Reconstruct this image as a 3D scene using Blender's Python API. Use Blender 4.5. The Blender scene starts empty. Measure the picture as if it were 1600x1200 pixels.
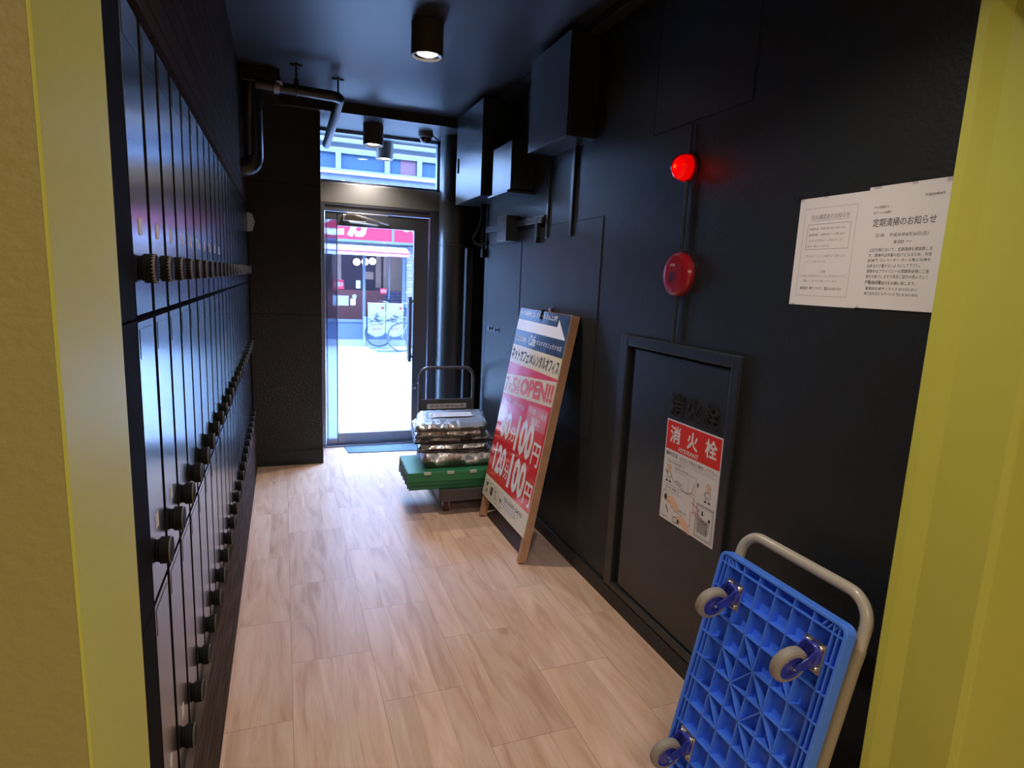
import bpy, math, random
from mathutils import Vector, Matrix
random.seed(7)
PI = math.pi
sc = bpy.context.scene
col = sc.collection

# ---------------------------------------------------------------- camera
def cam_matrix(yaw, pitch, roll, loc):
    yaw, pitch, roll = (math.radians(v) for v in (yaw, pitch, roll))
    fw = Vector((math.sin(yaw)*math.cos(pitch), math.cos(yaw)*math.cos(pitch), -math.sin(pitch)))
    r = Vector((math.cos(yaw), -math.sin(yaw), 0)); u = r.cross(fw)
    r2 = math.cos(roll)*r + math.sin(roll)*u
    u2 = -math.sin(roll)*r + math.cos(roll)*u
    m = Matrix((( r2.x, u2.x, -fw.x, loc[0]), (r2.y, u2.y, -fw.y, loc[1]), (r2.z, u2.z, -fw.z, loc[2]), (0, 0, 0, 1)))
    return m
cd = bpy.data.cameras.new('camera'); cam = bpy.data.objects.new('camera', cd); col.objects.link(cam)
cd.sensor_width = 36.0; cd.lens = 948*36/1600; cd.clip_start = .02; cd.clip_end = 200
cam.matrix_world = cam_matrix(20.83, 9.69, 2.53, (0, 0, 1.5))
sc.camera = cam

# ---------------------------------------------------------------- exposure, world, lights
sc.view_settings.view_transform = 'Standard'
sc.view_settings.look = 'None'
sc.view_settings.exposure = 0.27
sc.view_settings.gamma = 1.0
sc.view_settings.use_curve_mapping = False
w = bpy.data.worlds.new('sky'); sc.world = w; w.use_nodes = True
bg = w.node_tree.nodes['Background']
bg.inputs[0].default_value = (.34, .56, 1.0, 1)
bg.inputs[1].default_value = 44.0

def area(name, loc, rot, sx, sy, power, color, portal=False):
    l = bpy.data.lights.new(name, 'AREA'); l.shape = 'RECTANGLE'; l.size = sx; l.size_y = sy
    l.energy = power; l.color = color
    o = bpy.data.objects.new(name, l); o.location = loc; o.rotation_euler = rot; col.objects.link(o)
    if portal: l.cycles.is_portal = True
    return o
# ceiling light of the yellow room the camera stands in
area('room_ceiling_light', (.4, -1.3, 2.42), (0, 0, 0), 2.2, 1.2, 42, (1.0, .86, .70))

# ---------------------------------------------------------------- materials
def mat(name, c, rough=.5, metal=0., bump=0., bscale=60., emit=None, estr=0., coat=0., var=0., vscale=3., spec=None, trans=0., ior=None, aniso=0.):
    m = bpy.data.materials.new(name); m.use_nodes = True
    nt = m.node_tree; b = nt.nodes['Principled BSDF']
    b.inputs['Base Color'].default_value = (*c, 1)
    b.inputs['Roughness'].default_value = rough
    b.inputs['Metallic'].default_value = metal
    b.inputs['Coat Weight'].default_value = coat
    if coat: b.inputs['Coat Roughness'].default_value = .12
    if spec is not None: b.inputs['Specular IOR Level'].default_value = spec
    if trans: b.inputs['Transmission Weight'].default_value = trans
    if ior: b.inputs['IOR'].default_value = ior
    if emit: 
        b.inputs['Emission Color'].default_value = (*emit, 1); b.inputs['Emission Strength'].default_value = estr
    if bump or var:
        tc = nt.nodes.new('ShaderNodeTexCoord')
    if bump:
        n = nt.nodes.new('ShaderNodeTexNoise'); n.inputs['Scale'].default_value = bscale; n.inputs['Detail'].default_value = 3
        nt.links.new(tc.outputs['Object'], n.inputs['Vector'])
        bp = nt.nodes.new('ShaderNodeBump'); bp.inputs['Strength'].default_value = bump; bp.inputs['Distance'].default_value = .01
        nt.links.new(n.outputs['Fac'], bp.inputs['Height']); nt.links.new(bp.outputs[0], b.inputs['Normal'])
    if var:
        n2 = nt.nodes.new('ShaderNodeTexNoise'); n2.inputs['Scale'].default_value = vscale; n2.inputs['Detail'].default_value = 5
        nt.links.new(tc.outputs['Object'], n2.inputs['Vector'])
        r = nt.nodes.new('ShaderNodeValToRGB')
        r.color_ramp.elements[0].position = .3; r.color_ramp.elements[1].position = .7
        r.color_ramp.elements[0].color = (*[v*(1-var) for v in c], 1); r.color_ramp.elements[1].color = (*[min(1, v*(1+var)) for v in c], 1)
        nt.links.new(n2.outputs['Fac'], r.inputs[0]); nt.links.new(r.outputs[0], b.inputs['Base Color'])
    return m

def glass_mat(name, tint=(.95, .97, 1), refl=1.0):
    m = bpy.data.materials.new(name); m.use_nodes = True; nt = m.node_tree
    for n in list(nt.nodes): nt.nodes.remove(n)
    o = nt.nodes.new('ShaderNodeOutputMaterial'); mx = nt.nodes.new('ShaderNodeMixShader')
    t = nt.nodes.new('ShaderNodeBsdfTransparent'); t.inputs[0].default_value = (*tint, 1)
    g = nt.nodes.new('ShaderNodeBsdfGlossy'); g.inputs['Roughness'].default_value = .01
    lw = nt.nodes.new('ShaderNodeLayerWeight'); lw.inputs[0].default_value = .5
    p5 = nt.nodes.new('ShaderNodeMath'); p5.operation = 'POWER'; p5.inputs[1].default_value = 5
    f = nt.nodes.new('ShaderNodeMath'); f.operation = 'MULTIPLY_ADD'; f.inputs[1].default_value = .95; f.inputs[2].default_value = .035
    nt.links.new(lw.outputs['Facing'], p5.inputs[0]); nt.links.new(p5.outputs[0], f.inputs[0])
    nt.links.new(f.outputs[0], mx.inputs[0]); nt.links.new(t.outputs[0], mx.inputs[1]); nt.links.new(g.outputs[0], mx.inputs[2])
    nt.links.new(mx.outputs[0], o.inputs[0])
    return m

M = {}
M['black_wall'] = mat('black_wall_paint', (.0145, .0172, .0180), .46, bump=.12, bscale=90, spec=.38)
M['black_metal'] = mat('black_painted_metal', (.019, .0215, .0235), .33, bump=.05, bscale=40)
M['black_rough'] = mat('black_matt_recess', (.006, .006, .007), .8)
M['ceiling'] = mat('dark_ceiling_paint', (.034, .034, .041), .42, bump=.06, bscale=6)
M['pillar'] = mat('black_textured_plaster', (.017, .016, .015), .42, bump=.9, bscale=95)
M['black_gloss'] = mat('black_gloss_enamel', (.012, .013, .018), .21, bump=.015, bscale=3, spec=.8)
M['rubber'] = mat('black_rubber', (.007, .0075, .008), .7, bump=.2, bscale=300, spec=.15)
M['dial_grey'] = mat('worn_grey_dial', (.10, .095, .085), .55)
M['dial_light'] = mat('worn_light_dial_marks', (.22, .20, .18), .6)
M['label_white'] = mat('white_label_card', (.62, .58, .55), .6)
M['yellow_wall'] = mat('yellow_green_wall_paint', (.315, .275, .088), .55, bump=.25, bscale=70)
M['yellow_frame'] = mat('yellow_green_gloss_frame', (.50, .50, .085), .45, bump=.03, bscale=30, spec=.3)
M['stainless'] = mat('brushed_stainless', (.62, .61, .60), .36, metal=1., bump=.03, bscale=120)
M['dark_stainless'] = mat('dark_brushed_metal', (.21, .23, .29), .36, metal=1., bump=.03, bscale=120)
M['rail_metal'] = mat('grey_brushed_rail', (.26, .27, .32), .4, metal=1., bump=.03, bscale=120)
M['steel'] = mat('zinc_steel', (.62, .60, .57), .28, metal=1.)
M['lamp_black'] = mat('lamp_housing_brown_black', (.07, .063, .055), .4)
M['chrome'] = mat('chrome', (.8, .8, .8), .12, metal=1.)
M['bulb'] = mat('lit_bulb', (1, 1, 1), .5, emit=(1., .90, .86), estr=22)
M['lamp_rim'] = mat('lamp_reflector', (.35, .33, .3), .25, metal=1.)
M['red_lit'] = mat('lit_red_dome', (.75, .006, .012), .22, emit=(1., .012, .015), estr=.55, coat=.6)
M['red_core'] = mat('lit_red_core', (1, .1, .05), .5, emit=(1., .30, .06), estr=12.)
M['red_dome'] = glass_mat('red_translucent_dome', (1., .03, .04))
M['red_plastic'] = mat('red_call_point_plastic', (.33, .010, .020), .25, coat=.5)
M['red_dark'] = mat('dark_red_button_recess', (.05, .006, .008), .4)
M['red_line'] = mat('pale_red_inscription', (.55, .22, .22), .5)
M['white_plastic'] = mat('white_plastic', (.72, .72, .72), .4)
M['paper'] = mat('white_paper', (.78, .74, .73), .7, bump=.12, bscale=9)
M['ink'] = mat('black_ink', (.03, .03, .032), .6)
M['ink_grey'] = mat('grey_ink', (.20, .19, .20), .6)
M['ink_faint'] = mat('faint_grey_ink', (.42, .40, .42), .6)
M['tape'] = glass_mat('clear_tape', (.80, .80, .82))
M['sticker_white'] = mat('white_sticker', (.70, .68, .68), .35)
M['sticker_red'] = mat('red_sticker_print', (.70, .028, .018), .35)
M['skin_print'] = mat('printed_skin_tone', (.80, .50, .33), .5)
M['magenta_line'] = mat('magenta_line_print', (.60, .05, .14), .5)
M['blue_plastic'] = mat('bright_blue_plastic', (.075, .235, .92), .38)
M['blue_dark'] = mat('dark_blue_painted_steel', (.035, .045, .36), .28, coat=.4)
M['grey_rubber'] = mat('grey_rubber_tyre', (.30, .27, .235), .55)
M['beige_tube'] = mat('beige_powder_coated_tube', (.46, .41, .335), .3, coat=.3)
M['beige_dark'] = mat('worn_beige_plastic', (.30, .255, .17), .5)
M['cart_dark'] = mat('dark_grey_cart_metal', (.075, .078, .088), .34)
M['cart_deck'] = mat('grey_cart_deck', (.075, .068, .066), .45, bump=.3, bscale=25)
M['green'] = mat('green_crate_plastic', (.030, .21, .09), .42, bump=.08, bscale=40)
M['green_dark'] = mat('dark_green_crate_plastic', (.015, .10, .075), .5)
M['clip'] = mat('pale_crate_clip', (.50, .58, .48), .45)
M['foil'] = mat('crinkled_silver_foil', (.78, .76, .75), .33, metal=1., bump=.8, bscale=26)
M['foil_dull'] = mat('dull_silver_foil', (.52, .49, .48), .38, metal=.8, bump=.7, bscale=22)
M['bag_black'] = mat('black_bag_edge', (.018, .017, .018), .45, bump=.3, bscale=60)
M['mat_blue'] = mat('grey_blue_door_mat', (.09, .14, .17), .95, bump=1., bscale=160)
M['wood_post'] = mat('raw_pine_post', (.50, .28, .175), .55, var=.15, vscale=14)
M['wood_top'] = mat('brown_pine_edge', (.30, .17, .09), .55)
M['print_navy'] = mat('navy_poster_print', (.018, .028, .065), .16, coat=.8, bump=.28, bscale=7)
M['print_red'] = mat('red_poster_print', (.78, .028, .036), .14, coat=.8, bump=.28, bscale=7)
M['print_cream'] = mat('cream_poster_print', (.86, .74, .46), .18, coat=.8, bump=.28, bscale=7)
M['print_pale'] = mat('pale_poster_print', (.84, .80, .66), .3, coat=.4)
M['print_white'] = mat('white_poster_print', (.93, .90, .91), .25, coat=.6)
M['print_orange'] = mat('orange_red_print', (.74, .07, .02), .25, coat=.6)
M['print_blush'] = mat('blush_red_print', (.78, .18, .14), .25, coat=.6)
M['print_black'] = mat('black_poster_print', (.02, .02, .022), .3)
M['print_blue'] = mat('light_blue_ink', (.25, .35, .65), .4)
M['glass'] = glass_mat('clear_glass')
M['glass_shop'] = glass_mat('shop_glass', (.92, .94, 1))
def frosted():
    m = bpy.data.materials.new('blurred_translucent_strip'); m.use_nodes = True; nt = m.node_tree; b = nt.nodes['Principled BSDF']
    o = nt.nodes['Material Output']; g = nt.nodes.new('ShaderNodeBsdfRefraction'); g.inputs['Color'].default_value = (.55, .58, .66, 1); g.inputs['Roughness'].default_value = .30; g.inputs['IOR'].default_value = 1.02
    mx = nt.nodes.new('ShaderNodeMixShader'); mx.inputs[0].default_value = .18
    b.inputs['Base Color'].default_value = (.3, .3, .32, 1); b.inputs['Metallic'].default_value = 1; b.inputs['Roughness'].default_value = .3
    nt.links.new(g.outputs[0], mx.inputs[1]); nt.links.new(b.outputs[0], mx.inputs[2]); nt.links.new(mx.outputs[0], o.inputs[0]); return m
M['frosted'] = frosted()
M['smoked'] = mat('smoked_dome', (.012, .014, .04), .06, spec=.9)
M['cctv_grey'] = mat('grey_camera_housing', (.16, .155, .145), .5)
# outside
M['soffit_white'] = mat('white_outer_soffit', (.42, .45, .5), .5)
M['street'] = mat('pale_street_paving', (.30, .31, .32), .8, var=.06, vscale=1.5)
M['grate'] = mat('blue_grey_plate', (.045, .065, .10), .6)
M['facade_white'] = mat('white_facade_panel', (.14, .145, .165), .5)
M['facade_blue'] = mat('blue_grey_tiles', (.085, .09, .13), .5, var=.12, vscale=8)
M['facade_line'] = mat('pale_metal_ledge', (.4, .44, .5), .4)
M['facade_dark'] = mat('dark_blue_joint', (.03, .06, .16), .5)
M['up_glass'] = mat('blue_window_glass', (.030, .050, .085), .25, spec=.3)
M['up_red'] = mat('dull_red_curtain', (.075, .026, .04), .7)
M['up_frame'] = mat('pale_blue_window_frame', (.12, .135, .17), .4)
M['shop_red'] = mat('pink_red_fascia', (.34, .012, .03), .4)
M['shop_frame'] = mat('grey_blue_aluminium', (.10, .12, .17), .35, metal=.2)
M['awning'] = mat('white_awning_cloth', (.62, .60, .66), .7)
M['awning_pink'] = mat('magenta_awning_stripe', (.20, .012, .09), .7)
M['shop_brown'] = mat('reddish_brown_counter', (.30, .09, .07), .5)
M['shop_dark'] = mat('dark_shop_interior', (.26, .17, .20), .7)
M['shop_wall'] = mat('beige_shop_panel', (.62, .38, .24), .6, var=.15, vscale=2)
M['globe'] = mat('lit_globe_lamp', (1, 1, 1), .4, emit=(1., .88, .76), estr=9)
M['banner_cloth'] = mat('white_banner_cloth', (.19, .20, .19), .7)
M['banner_grey'] = mat('grey_food_print', (.035, .038, .055), .6)
M['banner_red'] = mat('red_price_print', (.20, .012, .018), .6)
M['bike_metal'] = mat('pale_bicycle_metal', (.15, .16, .18), .35, metal=.5)
M['tyre'] = mat('bicycle_tyre', (.03, .045, .06), .6)
M['shop_plinth'] = mat('blue_grey_shop_plinth', (.06, .085, .14), .5)
M['sill_white'] = mat('white_sill', (.22, .23, .24), .5)

def brick_mat(name, c1, c2, cm, bw, bh, mort, rough=.7, vert_axis=True, bump=.4):
    m = bpy.data.materials.new(name); m.use_nodes = True; nt = m.node_tree; b = nt.nodes['Principled BSDF']
    tc = nt.nodes.new('ShaderNodeTexCoord'); sp = nt.nodes.new('ShaderNodeSeparateXYZ'); cb = nt.nodes.new('ShaderNodeCombineXYZ')
    nt.links.new(tc.outputs['Object'], sp.inputs[0])
    ad = nt.nodes.new('ShaderNodeMath'); ad.operation = 'ADD'
    nt.links.new(sp.outputs['X'], ad.inputs[0]); nt.links.new(sp.outputs['Y'], ad.inputs[1])
    nt.links.new(ad.outputs[0], cb.inputs['X']); nt.links.new(sp.outputs['Z'], cb.inputs['Y'])
    br = nt.nodes.new('ShaderNodeTexBrick'); br.inputs['Scale'].default_value = 1
    br.inputs['Color1'].default_value = (*c1, 1); br.inputs['Color2'].default_value = (*c2, 1); br.inputs['Mortar'].default_value = (*cm, 1)
    br.inputs['Mortar Size'].default_value = mort; br.inputs['Brick Width'].default_value = bw; br.inputs['Row Height'].default_value = bh
    nt.links.new(cb.outputs[0], br.inputs['Vector']); nt.links.new(br.outputs['Color'], b.inputs['Base Color'])
    b.inputs['Roughness'].default_value = rough
    bp = nt.nodes.new('ShaderNodeBump'); bp.inputs['Strength'].default_value = bump; bp.inputs['Distance'].default_value = .004
    inv = nt.nodes.new('ShaderNodeMath'); inv.operation = 'SUBTRACT'; inv.inputs[0].default_value = 1
    nt.links.new(br.outputs['Fac'], inv.inputs[1]); nt.links.new(inv.outputs[0], bp.inputs['Height']); nt.links.new(bp.outputs[0], b.inputs['Normal'])
    return m
M['brick_out'] = brick_mat('lilac_white_brick', (.11, .09, .13), (.22, .20, .24), (.07, .05, .08), .22, .07, .006)
M['brick_in'] = brick_mat('mauve_shop_brick', (.10, .075, .13), (.16, .13, .19), (.22, .22, .28), .2, .07, .01)
M['brick_black'] = brick_mat('dark_brown_ribbed_tile', (.040, .028, .021), (.052, .037, .028), (.010, .007, .006), .227, .060, .0025, .85)
M['brick_black'].node_tree.nodes['Principled BSDF'].inputs['Specular IOR Level'].default_value = .04
M['casing'] = mat('black_matt_casing', (.005, .005, .006), .8, spec=.05)

# scratched wood-look plinth boards
def plinth_mat():
    m = bpy.data.materials.new('dark_brown_plinth'); m.use_nodes = True; nt = m.node_tree; b = nt.nodes['Principled BSDF']
    tc = nt.nodes.new('ShaderNodeTexCoord'); mp = nt.nodes.new('ShaderNodeMapping'); mp.inputs['Scale'].default_value = (1, 5, 110)
    n = nt.nodes.new('ShaderNodeTexNoise'); n.inputs['Scale'].default_value = 1; n.inputs['Detail'].default_value = 2
    r = nt.nodes.new('ShaderNodeValToRGB'); r.color_ramp.elements[0].position = .45; r.color_ramp.elements[1].position = .80
    r.color_ramp.elements[0].color = (.030, .0185, .0145, 1); r.color_ramp.elements[1].color = (.16, .12, .10, 1)
    nt.links.new(tc.outputs['Object'], mp.inputs[0]); nt.links.new(mp.outputs[0], n.inputs[0]); nt.links.new(n.outputs['Fac'], r.inputs[0])
    nt.links.new(r.outputs[0], b.inputs['Base Color']); b.inputs['Roughness'].default_value = .8; b.inputs['Specular IOR Level'].default_value = .12
    return m
M['plinth'] = plinth_mat()

def floor_mat():
    m = bpy.data.materials.new('wood_look_floor_tiles'); m.use_nodes = True; nt = m.node_tree; b = nt.nodes['Principled BSDF']
    N = nt.nodes.new; L = nt.links.new
    tc = N('ShaderNodeTexCoord'); sp = N('ShaderNodeSeparateXYZ'); L(tc.outputs['Object'], sp.inputs[0])
    def math_(op, a, bb):
        n = N('ShaderNodeMath'); n.operation = op
        for i, v in enumerate((a, bb)):
            if isinstance(v, (int, float)): n.inputs[i].default_value = v
            else: L(v, n.inputs[i])
        return n.outputs[0]
    u = math_('SUBTRACT', sp.outputs['Y'], 1.9575); v = math_('SUBTRACT', sp.outputs['X'], .005)
    cb = N('ShaderNodeCombineXYZ'); L(u, cb.inputs[0]); L(v, cb.inputs[1])
    br = N('ShaderNodeTexBrick'); br.inputs['Scale'].default_value = 1; br.inputs['Mortar Size'].default_value = .0009
    br.inputs['Mortar Smooth'].default_value = .2
    br.inputs['Brick Width'].default_value = .635; br.inputs['Row Height'].default_value = .302
    br.inputs['Color1'].default_value = (0, 0, 0, 1); br.inputs['Color2'].default_value = (1, 1, 1, 1); br.inputs['Mortar'].default_value = (.5, .5, .5, 1)
    L(cb.outputs[0], br.inputs['Vector'])
    # three printed planks inside each tile
    pl = math_('FLOOR', math_('DIVIDE', v, .302/3), 0)
    wn = N('ShaderNodeTexWhiteNoise'); wn.noise_dimensions = '2D'
    cw = N('ShaderNodeCombineXYZ'); L(pl, cw.inputs[0]); L(math_('MULTIPLY', br.outputs['Color'], 37.0), cw.inputs[1]); L(cw.outputs[0], wn.inputs['Vector'])
    off = math_('MULTIPLY', math_('ADD', wn.outputs['Value'], br.outputs['Color']), 23.0)
    cg = N('ShaderNodeCombineXYZ'); L(math_('ADD', math_('MULTIPLY', sp.outputs['X'], 15.0), off), cg.inputs[0]); L(math_('ADD', math_('MULTIPLY', sp.outputs['Y'], 1.9), off), cg.inputs[1])
    n1 = N('ShaderNodeTexNoise'); n1.inputs['Scale'].default_value = 1.0; n1.inputs['Detail'].default_value = 6; n1.inputs['Roughness'].default_value = .55; n1.inputs['Distortion'].default_value = 1.1
    L(cg.outputs[0], n1.inputs['Vector'])
    r1 = N('ShaderNodeValToRGB'); e = r1.color_ramp.elements
    e[0].position = .28; e[0].color = (.52, .305, .195, 1); e[1].position = .72; e[1].color = (.79, .575, .435, 1)
    e2 = r1.color_ramp.elements.new(.47); e2.color = (.685, .447, .315, 1)
    L(n1.outputs['Fac'], r1.inputs[0])
    cf = N('ShaderNodeCombineXYZ'); L(math_('MULTIPLY', sp.outputs['X'], 150.0), cf.inputs[0]); L(math_('ADD', math_('MULTIPLY', sp.outputs['Y'], 5.0), off), cf.inputs[1])
    n2 = N('ShaderNodeTexNoise'); n2.inputs['Scale'].default_value = 1; n2.inputs['Detail'].default_value = 3; L(cf.outputs[0], n2.inputs['Vector'])
    mx = N('ShaderNodeMixRGB'); mx.blend_type = 'MULTIPLY'; mx.inputs[0].default_value = .16
    L(r1.outputs[0], mx.inputs[1]); L(n2.outputs['Fac'], mx.inputs[2])
    # plank tone
    mt = N('ShaderNodeMixRGB'); mt.blend_type = 'MULTIPLY'; mt.inputs[0].default_value = 1
    tone = math_('ADD', math_('MULTIPLY', wn.outputs['Value'], .16), .90)
    ct = N('ShaderNodeCombineXYZ')
    for i in range(3): L(tone, ct.inputs[i])
    L(mx.outputs[0], mt.inputs[1]); L(ct.outputs[0], mt.inputs[2])
    mj = N('ShaderNodeMixRGB'); L(br.outputs['Fac'], mj.inputs[0]); L(mt.outputs[0], mj.inputs[1]); mj.inputs[2].default_value = (.30, .18, .12, 1)
    L(mj.outputs[0], b.inputs['Base Color'])
    b.inputs['Roughness'].default_value = .42; b.inputs['Specular IOR Level'].default_value = .32
    bp = N('ShaderNodeBump'); bp.inputs['Strength'].default_value = .12; bp.inputs['Distance'].default_value = .003
    L(math_('SUBTRACT', n1.outputs['Fac'], br.outputs['Fac']), bp.inputs['Height']); L(bp.outputs[0], b.inputs['Normal'])
    return m
M['floor'] = floor_mat()

# ---------------------------------------------------------------- mesh builder
_fonts = {}
class MB:
    def __init__(s, X=None): s.v = []; s.f = []; s.mi = []; s.sm = []; s.X = X or Matrix()
    def add(s, vs, fs, mi=0, smooth=False, X=None):
        T = s.X @ X if X is not None else s.X
        o = len(s.v); s.v += [T @ Vector(p) for p in vs]
        for f in fs: s.f.append([i+o for i in f]); s.mi.append(mi); s.sm.append(smooth)
        return s
    def box(s, a, b, mi=0, X=None):
        x0, y0, z0 = a; x1, y1, z1 = b
        x0, x1 = min(x0, x1), max(x0, x1); y0, y1 = min(y0, y1), max(y0, y1); z0, z1 = min(z0, z1), max(z0, z1)
        vs = [(x0,y0,z0),(x1,y0,z0),(x1,y1,z0),(x0,y1,z0),(x0,y0,z1),(x1,y0,z1),(x1,y1,z1),(x0,y1,z1)]
        return s.add(vs, [(0,3,2,1),(4,5,6,7),(0,1,5,4),(1,2,6,5),(2,3,7,6),(3,0,4,7)], mi, X=X)
    def cyl(s, p0, p1, r0, r1=None, n=24, mi=0, cap=True, smooth=True):
        r1 = r0 if r1 is None else r1
        p0 = Vector(p0); p1 = Vector(p1); d = (p1-p0).normalized()
        a = d.orthogonal().normalized(); b = d.cross(a)
        vs = []
        for p, r in ((p0, r0), (p1, r1)):
            for i in range(n):
                t = 2*PI*i/n; vs.append(p + a*math.cos(t)*r + b*math.sin(t)*r)
        s.add(vs, [(i, (i+1) % n, n+(i+1) % n, n+i) for i in range(n)], mi, smooth)
        if cap: s.add(vs, [tuple(range(n-1, -1, -1)), tuple(range(n, 2*n))], mi)
        return s
    def lathe(s, prof, X=None, n=32, mi=0, smooth=True, mis=None):
        vs = []
        for r, z in prof:
            for i in range(n):
                t = 2*PI*i/n; vs.append((r*math.cos(t), r*math.sin(t), z))
        for k in range(len(prof)-1):
            fs = [(k*n+i, k*n+(i+1) % n, (k+1)*n+(i+1) % n, (k+1)*n+i) for i in range(n)]
            s.add(vs, fs, mis[k] if mis else mi, smooth, X)
        return s
    def tube(s, pts, r, n=10, mi=0, closed=False):
        pts = [Vector(p) for p in pts]; N = len(pts); rings = []
        prev = None
        for i, p in enumerate(pts):
            if closed: d = (pts[(i+1) % N]-pts[i-1]).normalized()
            else: d = ((pts[i+1] if i < N-1 else p)-(pts[i-1] if i else p)).normalized()
            a = (prev - d*prev.dot(d)).normalized() if prev is not None and (prev - d*prev.dot(d)).length > 1e-5 else d.orthogonal().normalized()
            prev = a; b = d.cross(a)
            rings.append([p + a*math.cos(2*PI*k/n)*r + b*math.sin(2*PI*k/n)*r for k in range(n)])
        vs = [q for R in rings for q in R]; fs = []
        for i in range(N if closed else N-1):
            j = (i+1) % N
            fs += [(i*n+k, i*n+(k+1) % n, j*n+(k+1) % n, j*n+k) for k in range(n)]
        s.add(vs, fs, mi, True)
        if not closed: s.add(vs, [tuple(range(n-1, -1, -1)), tuple(range((N-1)*n, N*n))], mi)
        return s
    def prism(s, poly, z0, z1, mi=0, X=None, side_mi=None):
        n = len(poly); vs = [(x, y, z0) for x, y in poly] + [(x, y, z1) for x, y in poly]
        s.add(vs, [tuple(range(n-1, -1, -1)), tuple(range(n, 2*n))], mi, X=X)
        s.add(vs, [(i, (i+1) % n, n+(i+1) % n, n+i) for i in range(n)], mi if side_mi is None else side_mi, X=X)
        return s
    def rect(s, u0, v0, u1, v1, h, F, mi=0):
        return s.add([(u0, v0, h), (u1, v0, h), (u1, v1, h), (u0, v1, h)], [(0, 1, 2, 3)], mi, X=F)
    def poly(s, pts, h, F, mi=0):
        return s.add([(u, v, h) for u, v in pts], [tuple(range(len(pts)))], mi, X=F)
    def line(s, pts, t, h, F, mi=0):
        for (a, b), (c, d) in zip(pts[:-1], pts[1:]):
            L = math.hypot(c-a, d-b) or 1e-6; nx, ny = -(d-b)/L*t/2, (c-a)/L*t/2
            s.add([(a+nx, b+ny, h), (a-nx, b-ny, h), (c-nx, d-ny, h), (c+nx, d+ny, h)], [(3, 2, 1, 0)], mi, X=F)
        return s
    def frame(s, u0, v0, u1, v1, t, h, F, mi=0):
        return s.line([(u0, v0), (u1, v0), (u1, v1), (u0, v1), (u0, v0)], t, h, F, mi)
    def ell(s, cu, cv, ru, rv, h, F, mi=0, n=20):
        return s.poly([(cu+ru*math.cos(2*PI*i/n), cv+rv*math.sin(2*PI*i/n)) for i in range(n)], h, F, mi)
    def text(s, body, u0, v0, u1, v1, h, F, mi=0, bold=0., ext=0., fit=True, shear=0., drop=0.):
        """lettering filling the box u0..u1, v0..v1 ; drop lowers the right-hand end"""
        cu = bpy.data.curves.new('t', 'FONT'); cu.body = body; cu.size = 1; cu.resolution_u = 2; cu.offset = bold; cu.extrude = ext; cu.shear = shear
        ob = bpy.data.objects.new('t', cu); col.objects.link(ob)
        dg = bpy.context.evaluated_depsgraph_get(); dg.update()
        me = bpy.data.meshes.new_from_object(ob.evaluated_get(dg), depsgraph=dg)
        vs = [v.co.copy() for v in me.vertices]; fs = [tuple(p.vertices) for p in me.polygons]
        bpy.data.objects.remove(ob); bpy.data.curves.remove(cu); bpy.data.meshes.remove(me)
        if not vs: return s
        x0 = min(v.x for v in vs); x1 = max(v.x for v in vs); y0 = min(v.y for v in vs); y1 = max(v.y for v in vs)
        sx = (u1-u0)/max(x1-x0, 1e-6); sy = (v1-v0)/max(y1-y0, 1e-6)
        if not fit: sx = sy = min(sx, sy)
        out = []
        for v in vs:
            u = (v.x-x0)*sx; q = u/max(u1-u0, 1e-6)
            out.append((u0+u, v0+(v.y-y0)*sy-drop*q, h+v.z*(sy if ext else 0)))
        return s.add(out, fs, mi, X=F)
    def build(s, name, mats, parent=None, bevel=0., seg=2, loc=None, weld=False):
        me = bpy.data.meshes.new(name)
        me.from_pydata([tuple(v) for v in s.v], [], s.f)
        mats = mats if isinstance(mats, (list, tuple)) else [mats]
        for m in mats: me.materials.append(M[m] if isinstance(m, str) else m)
        for p, mi, sm in zip(me.polygons, s.mi, s.sm): p.material_index = mi; p.use_smooth = sm
        me.update()
        o = bpy.data.objects.new(name, me); col.objects.link(o)
        if bevel:
            b = o.modifiers.new('bevel', 'BEVEL'); b.width = bevel; b.segments = seg; b.limit_method = 'ANGLE'; b.angle_limit = math.radians(40)
        if parent is not None: attach(o, parent)
        return o

def wm(o):
    m = Matrix.LocRotScale(o.location, o.rotation_euler, o.scale)
    return (wm(o.parent) @ o.matrix_parent_inverse @ m) if o.parent else m
def attach(o, p):
    o.parent = p; o.matrix_parent_inverse = wm(p).inverted()
def thing(name, label, cat, loc=(0, 0, 0), group=None):
    o = bpy.data.objects.new(name, None); o.empty_display_size = .05; o.location = loc; col.objects.link(o)
    return tag(o, label, cat, group)
def tag(o, label=None, cat=None, group=None, kind=None):
    if label: o['label'] = label
    if cat: o['category'] = cat
    if group: o['group'] = group
    if kind: o['kind'] = kind
    return o
def struct(o): o['kind'] = 'structure'; return o
def copy_tree(o, parent=None):
    c = o.copy(); col.objects.link(c)
    if parent is not None: c.parent = parent
    for ch in [x for x in bpy.data.objects if x.parent == o]: copy_tree(ch, c)
    return c
def F(o, a, up):
    a = Vector(a).normalized(); up = Vector(up).normalized(); n = a.cross(up)
    return Matrix(((a.x, up.x, n.x, o[0]), (a.y, up.y, n.y, o[1]), (a.z, up.z, n.z, o[2]), (0, 0, 0, 1)))
def arc(c, r, a0, a1, ax, ay, n=8):
    c = Vector(c); ax = Vector(ax); ay = Vector(ay)
    return [c + ax*math.cos(a0+(a1-a0)*i/n)*r + ay*math.sin(a0+(a1-a0)*i/n)*r for i in range(n+1)]

W = 1.44          # right wall plane
LW = -.225        # left wall / mailbox plane
FW = lambda y, z, x=W: F((x, y, z), (0, -1, 0), (0, 0, 1))   # a frame on the right wall: u towards the viewer, v up

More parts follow.
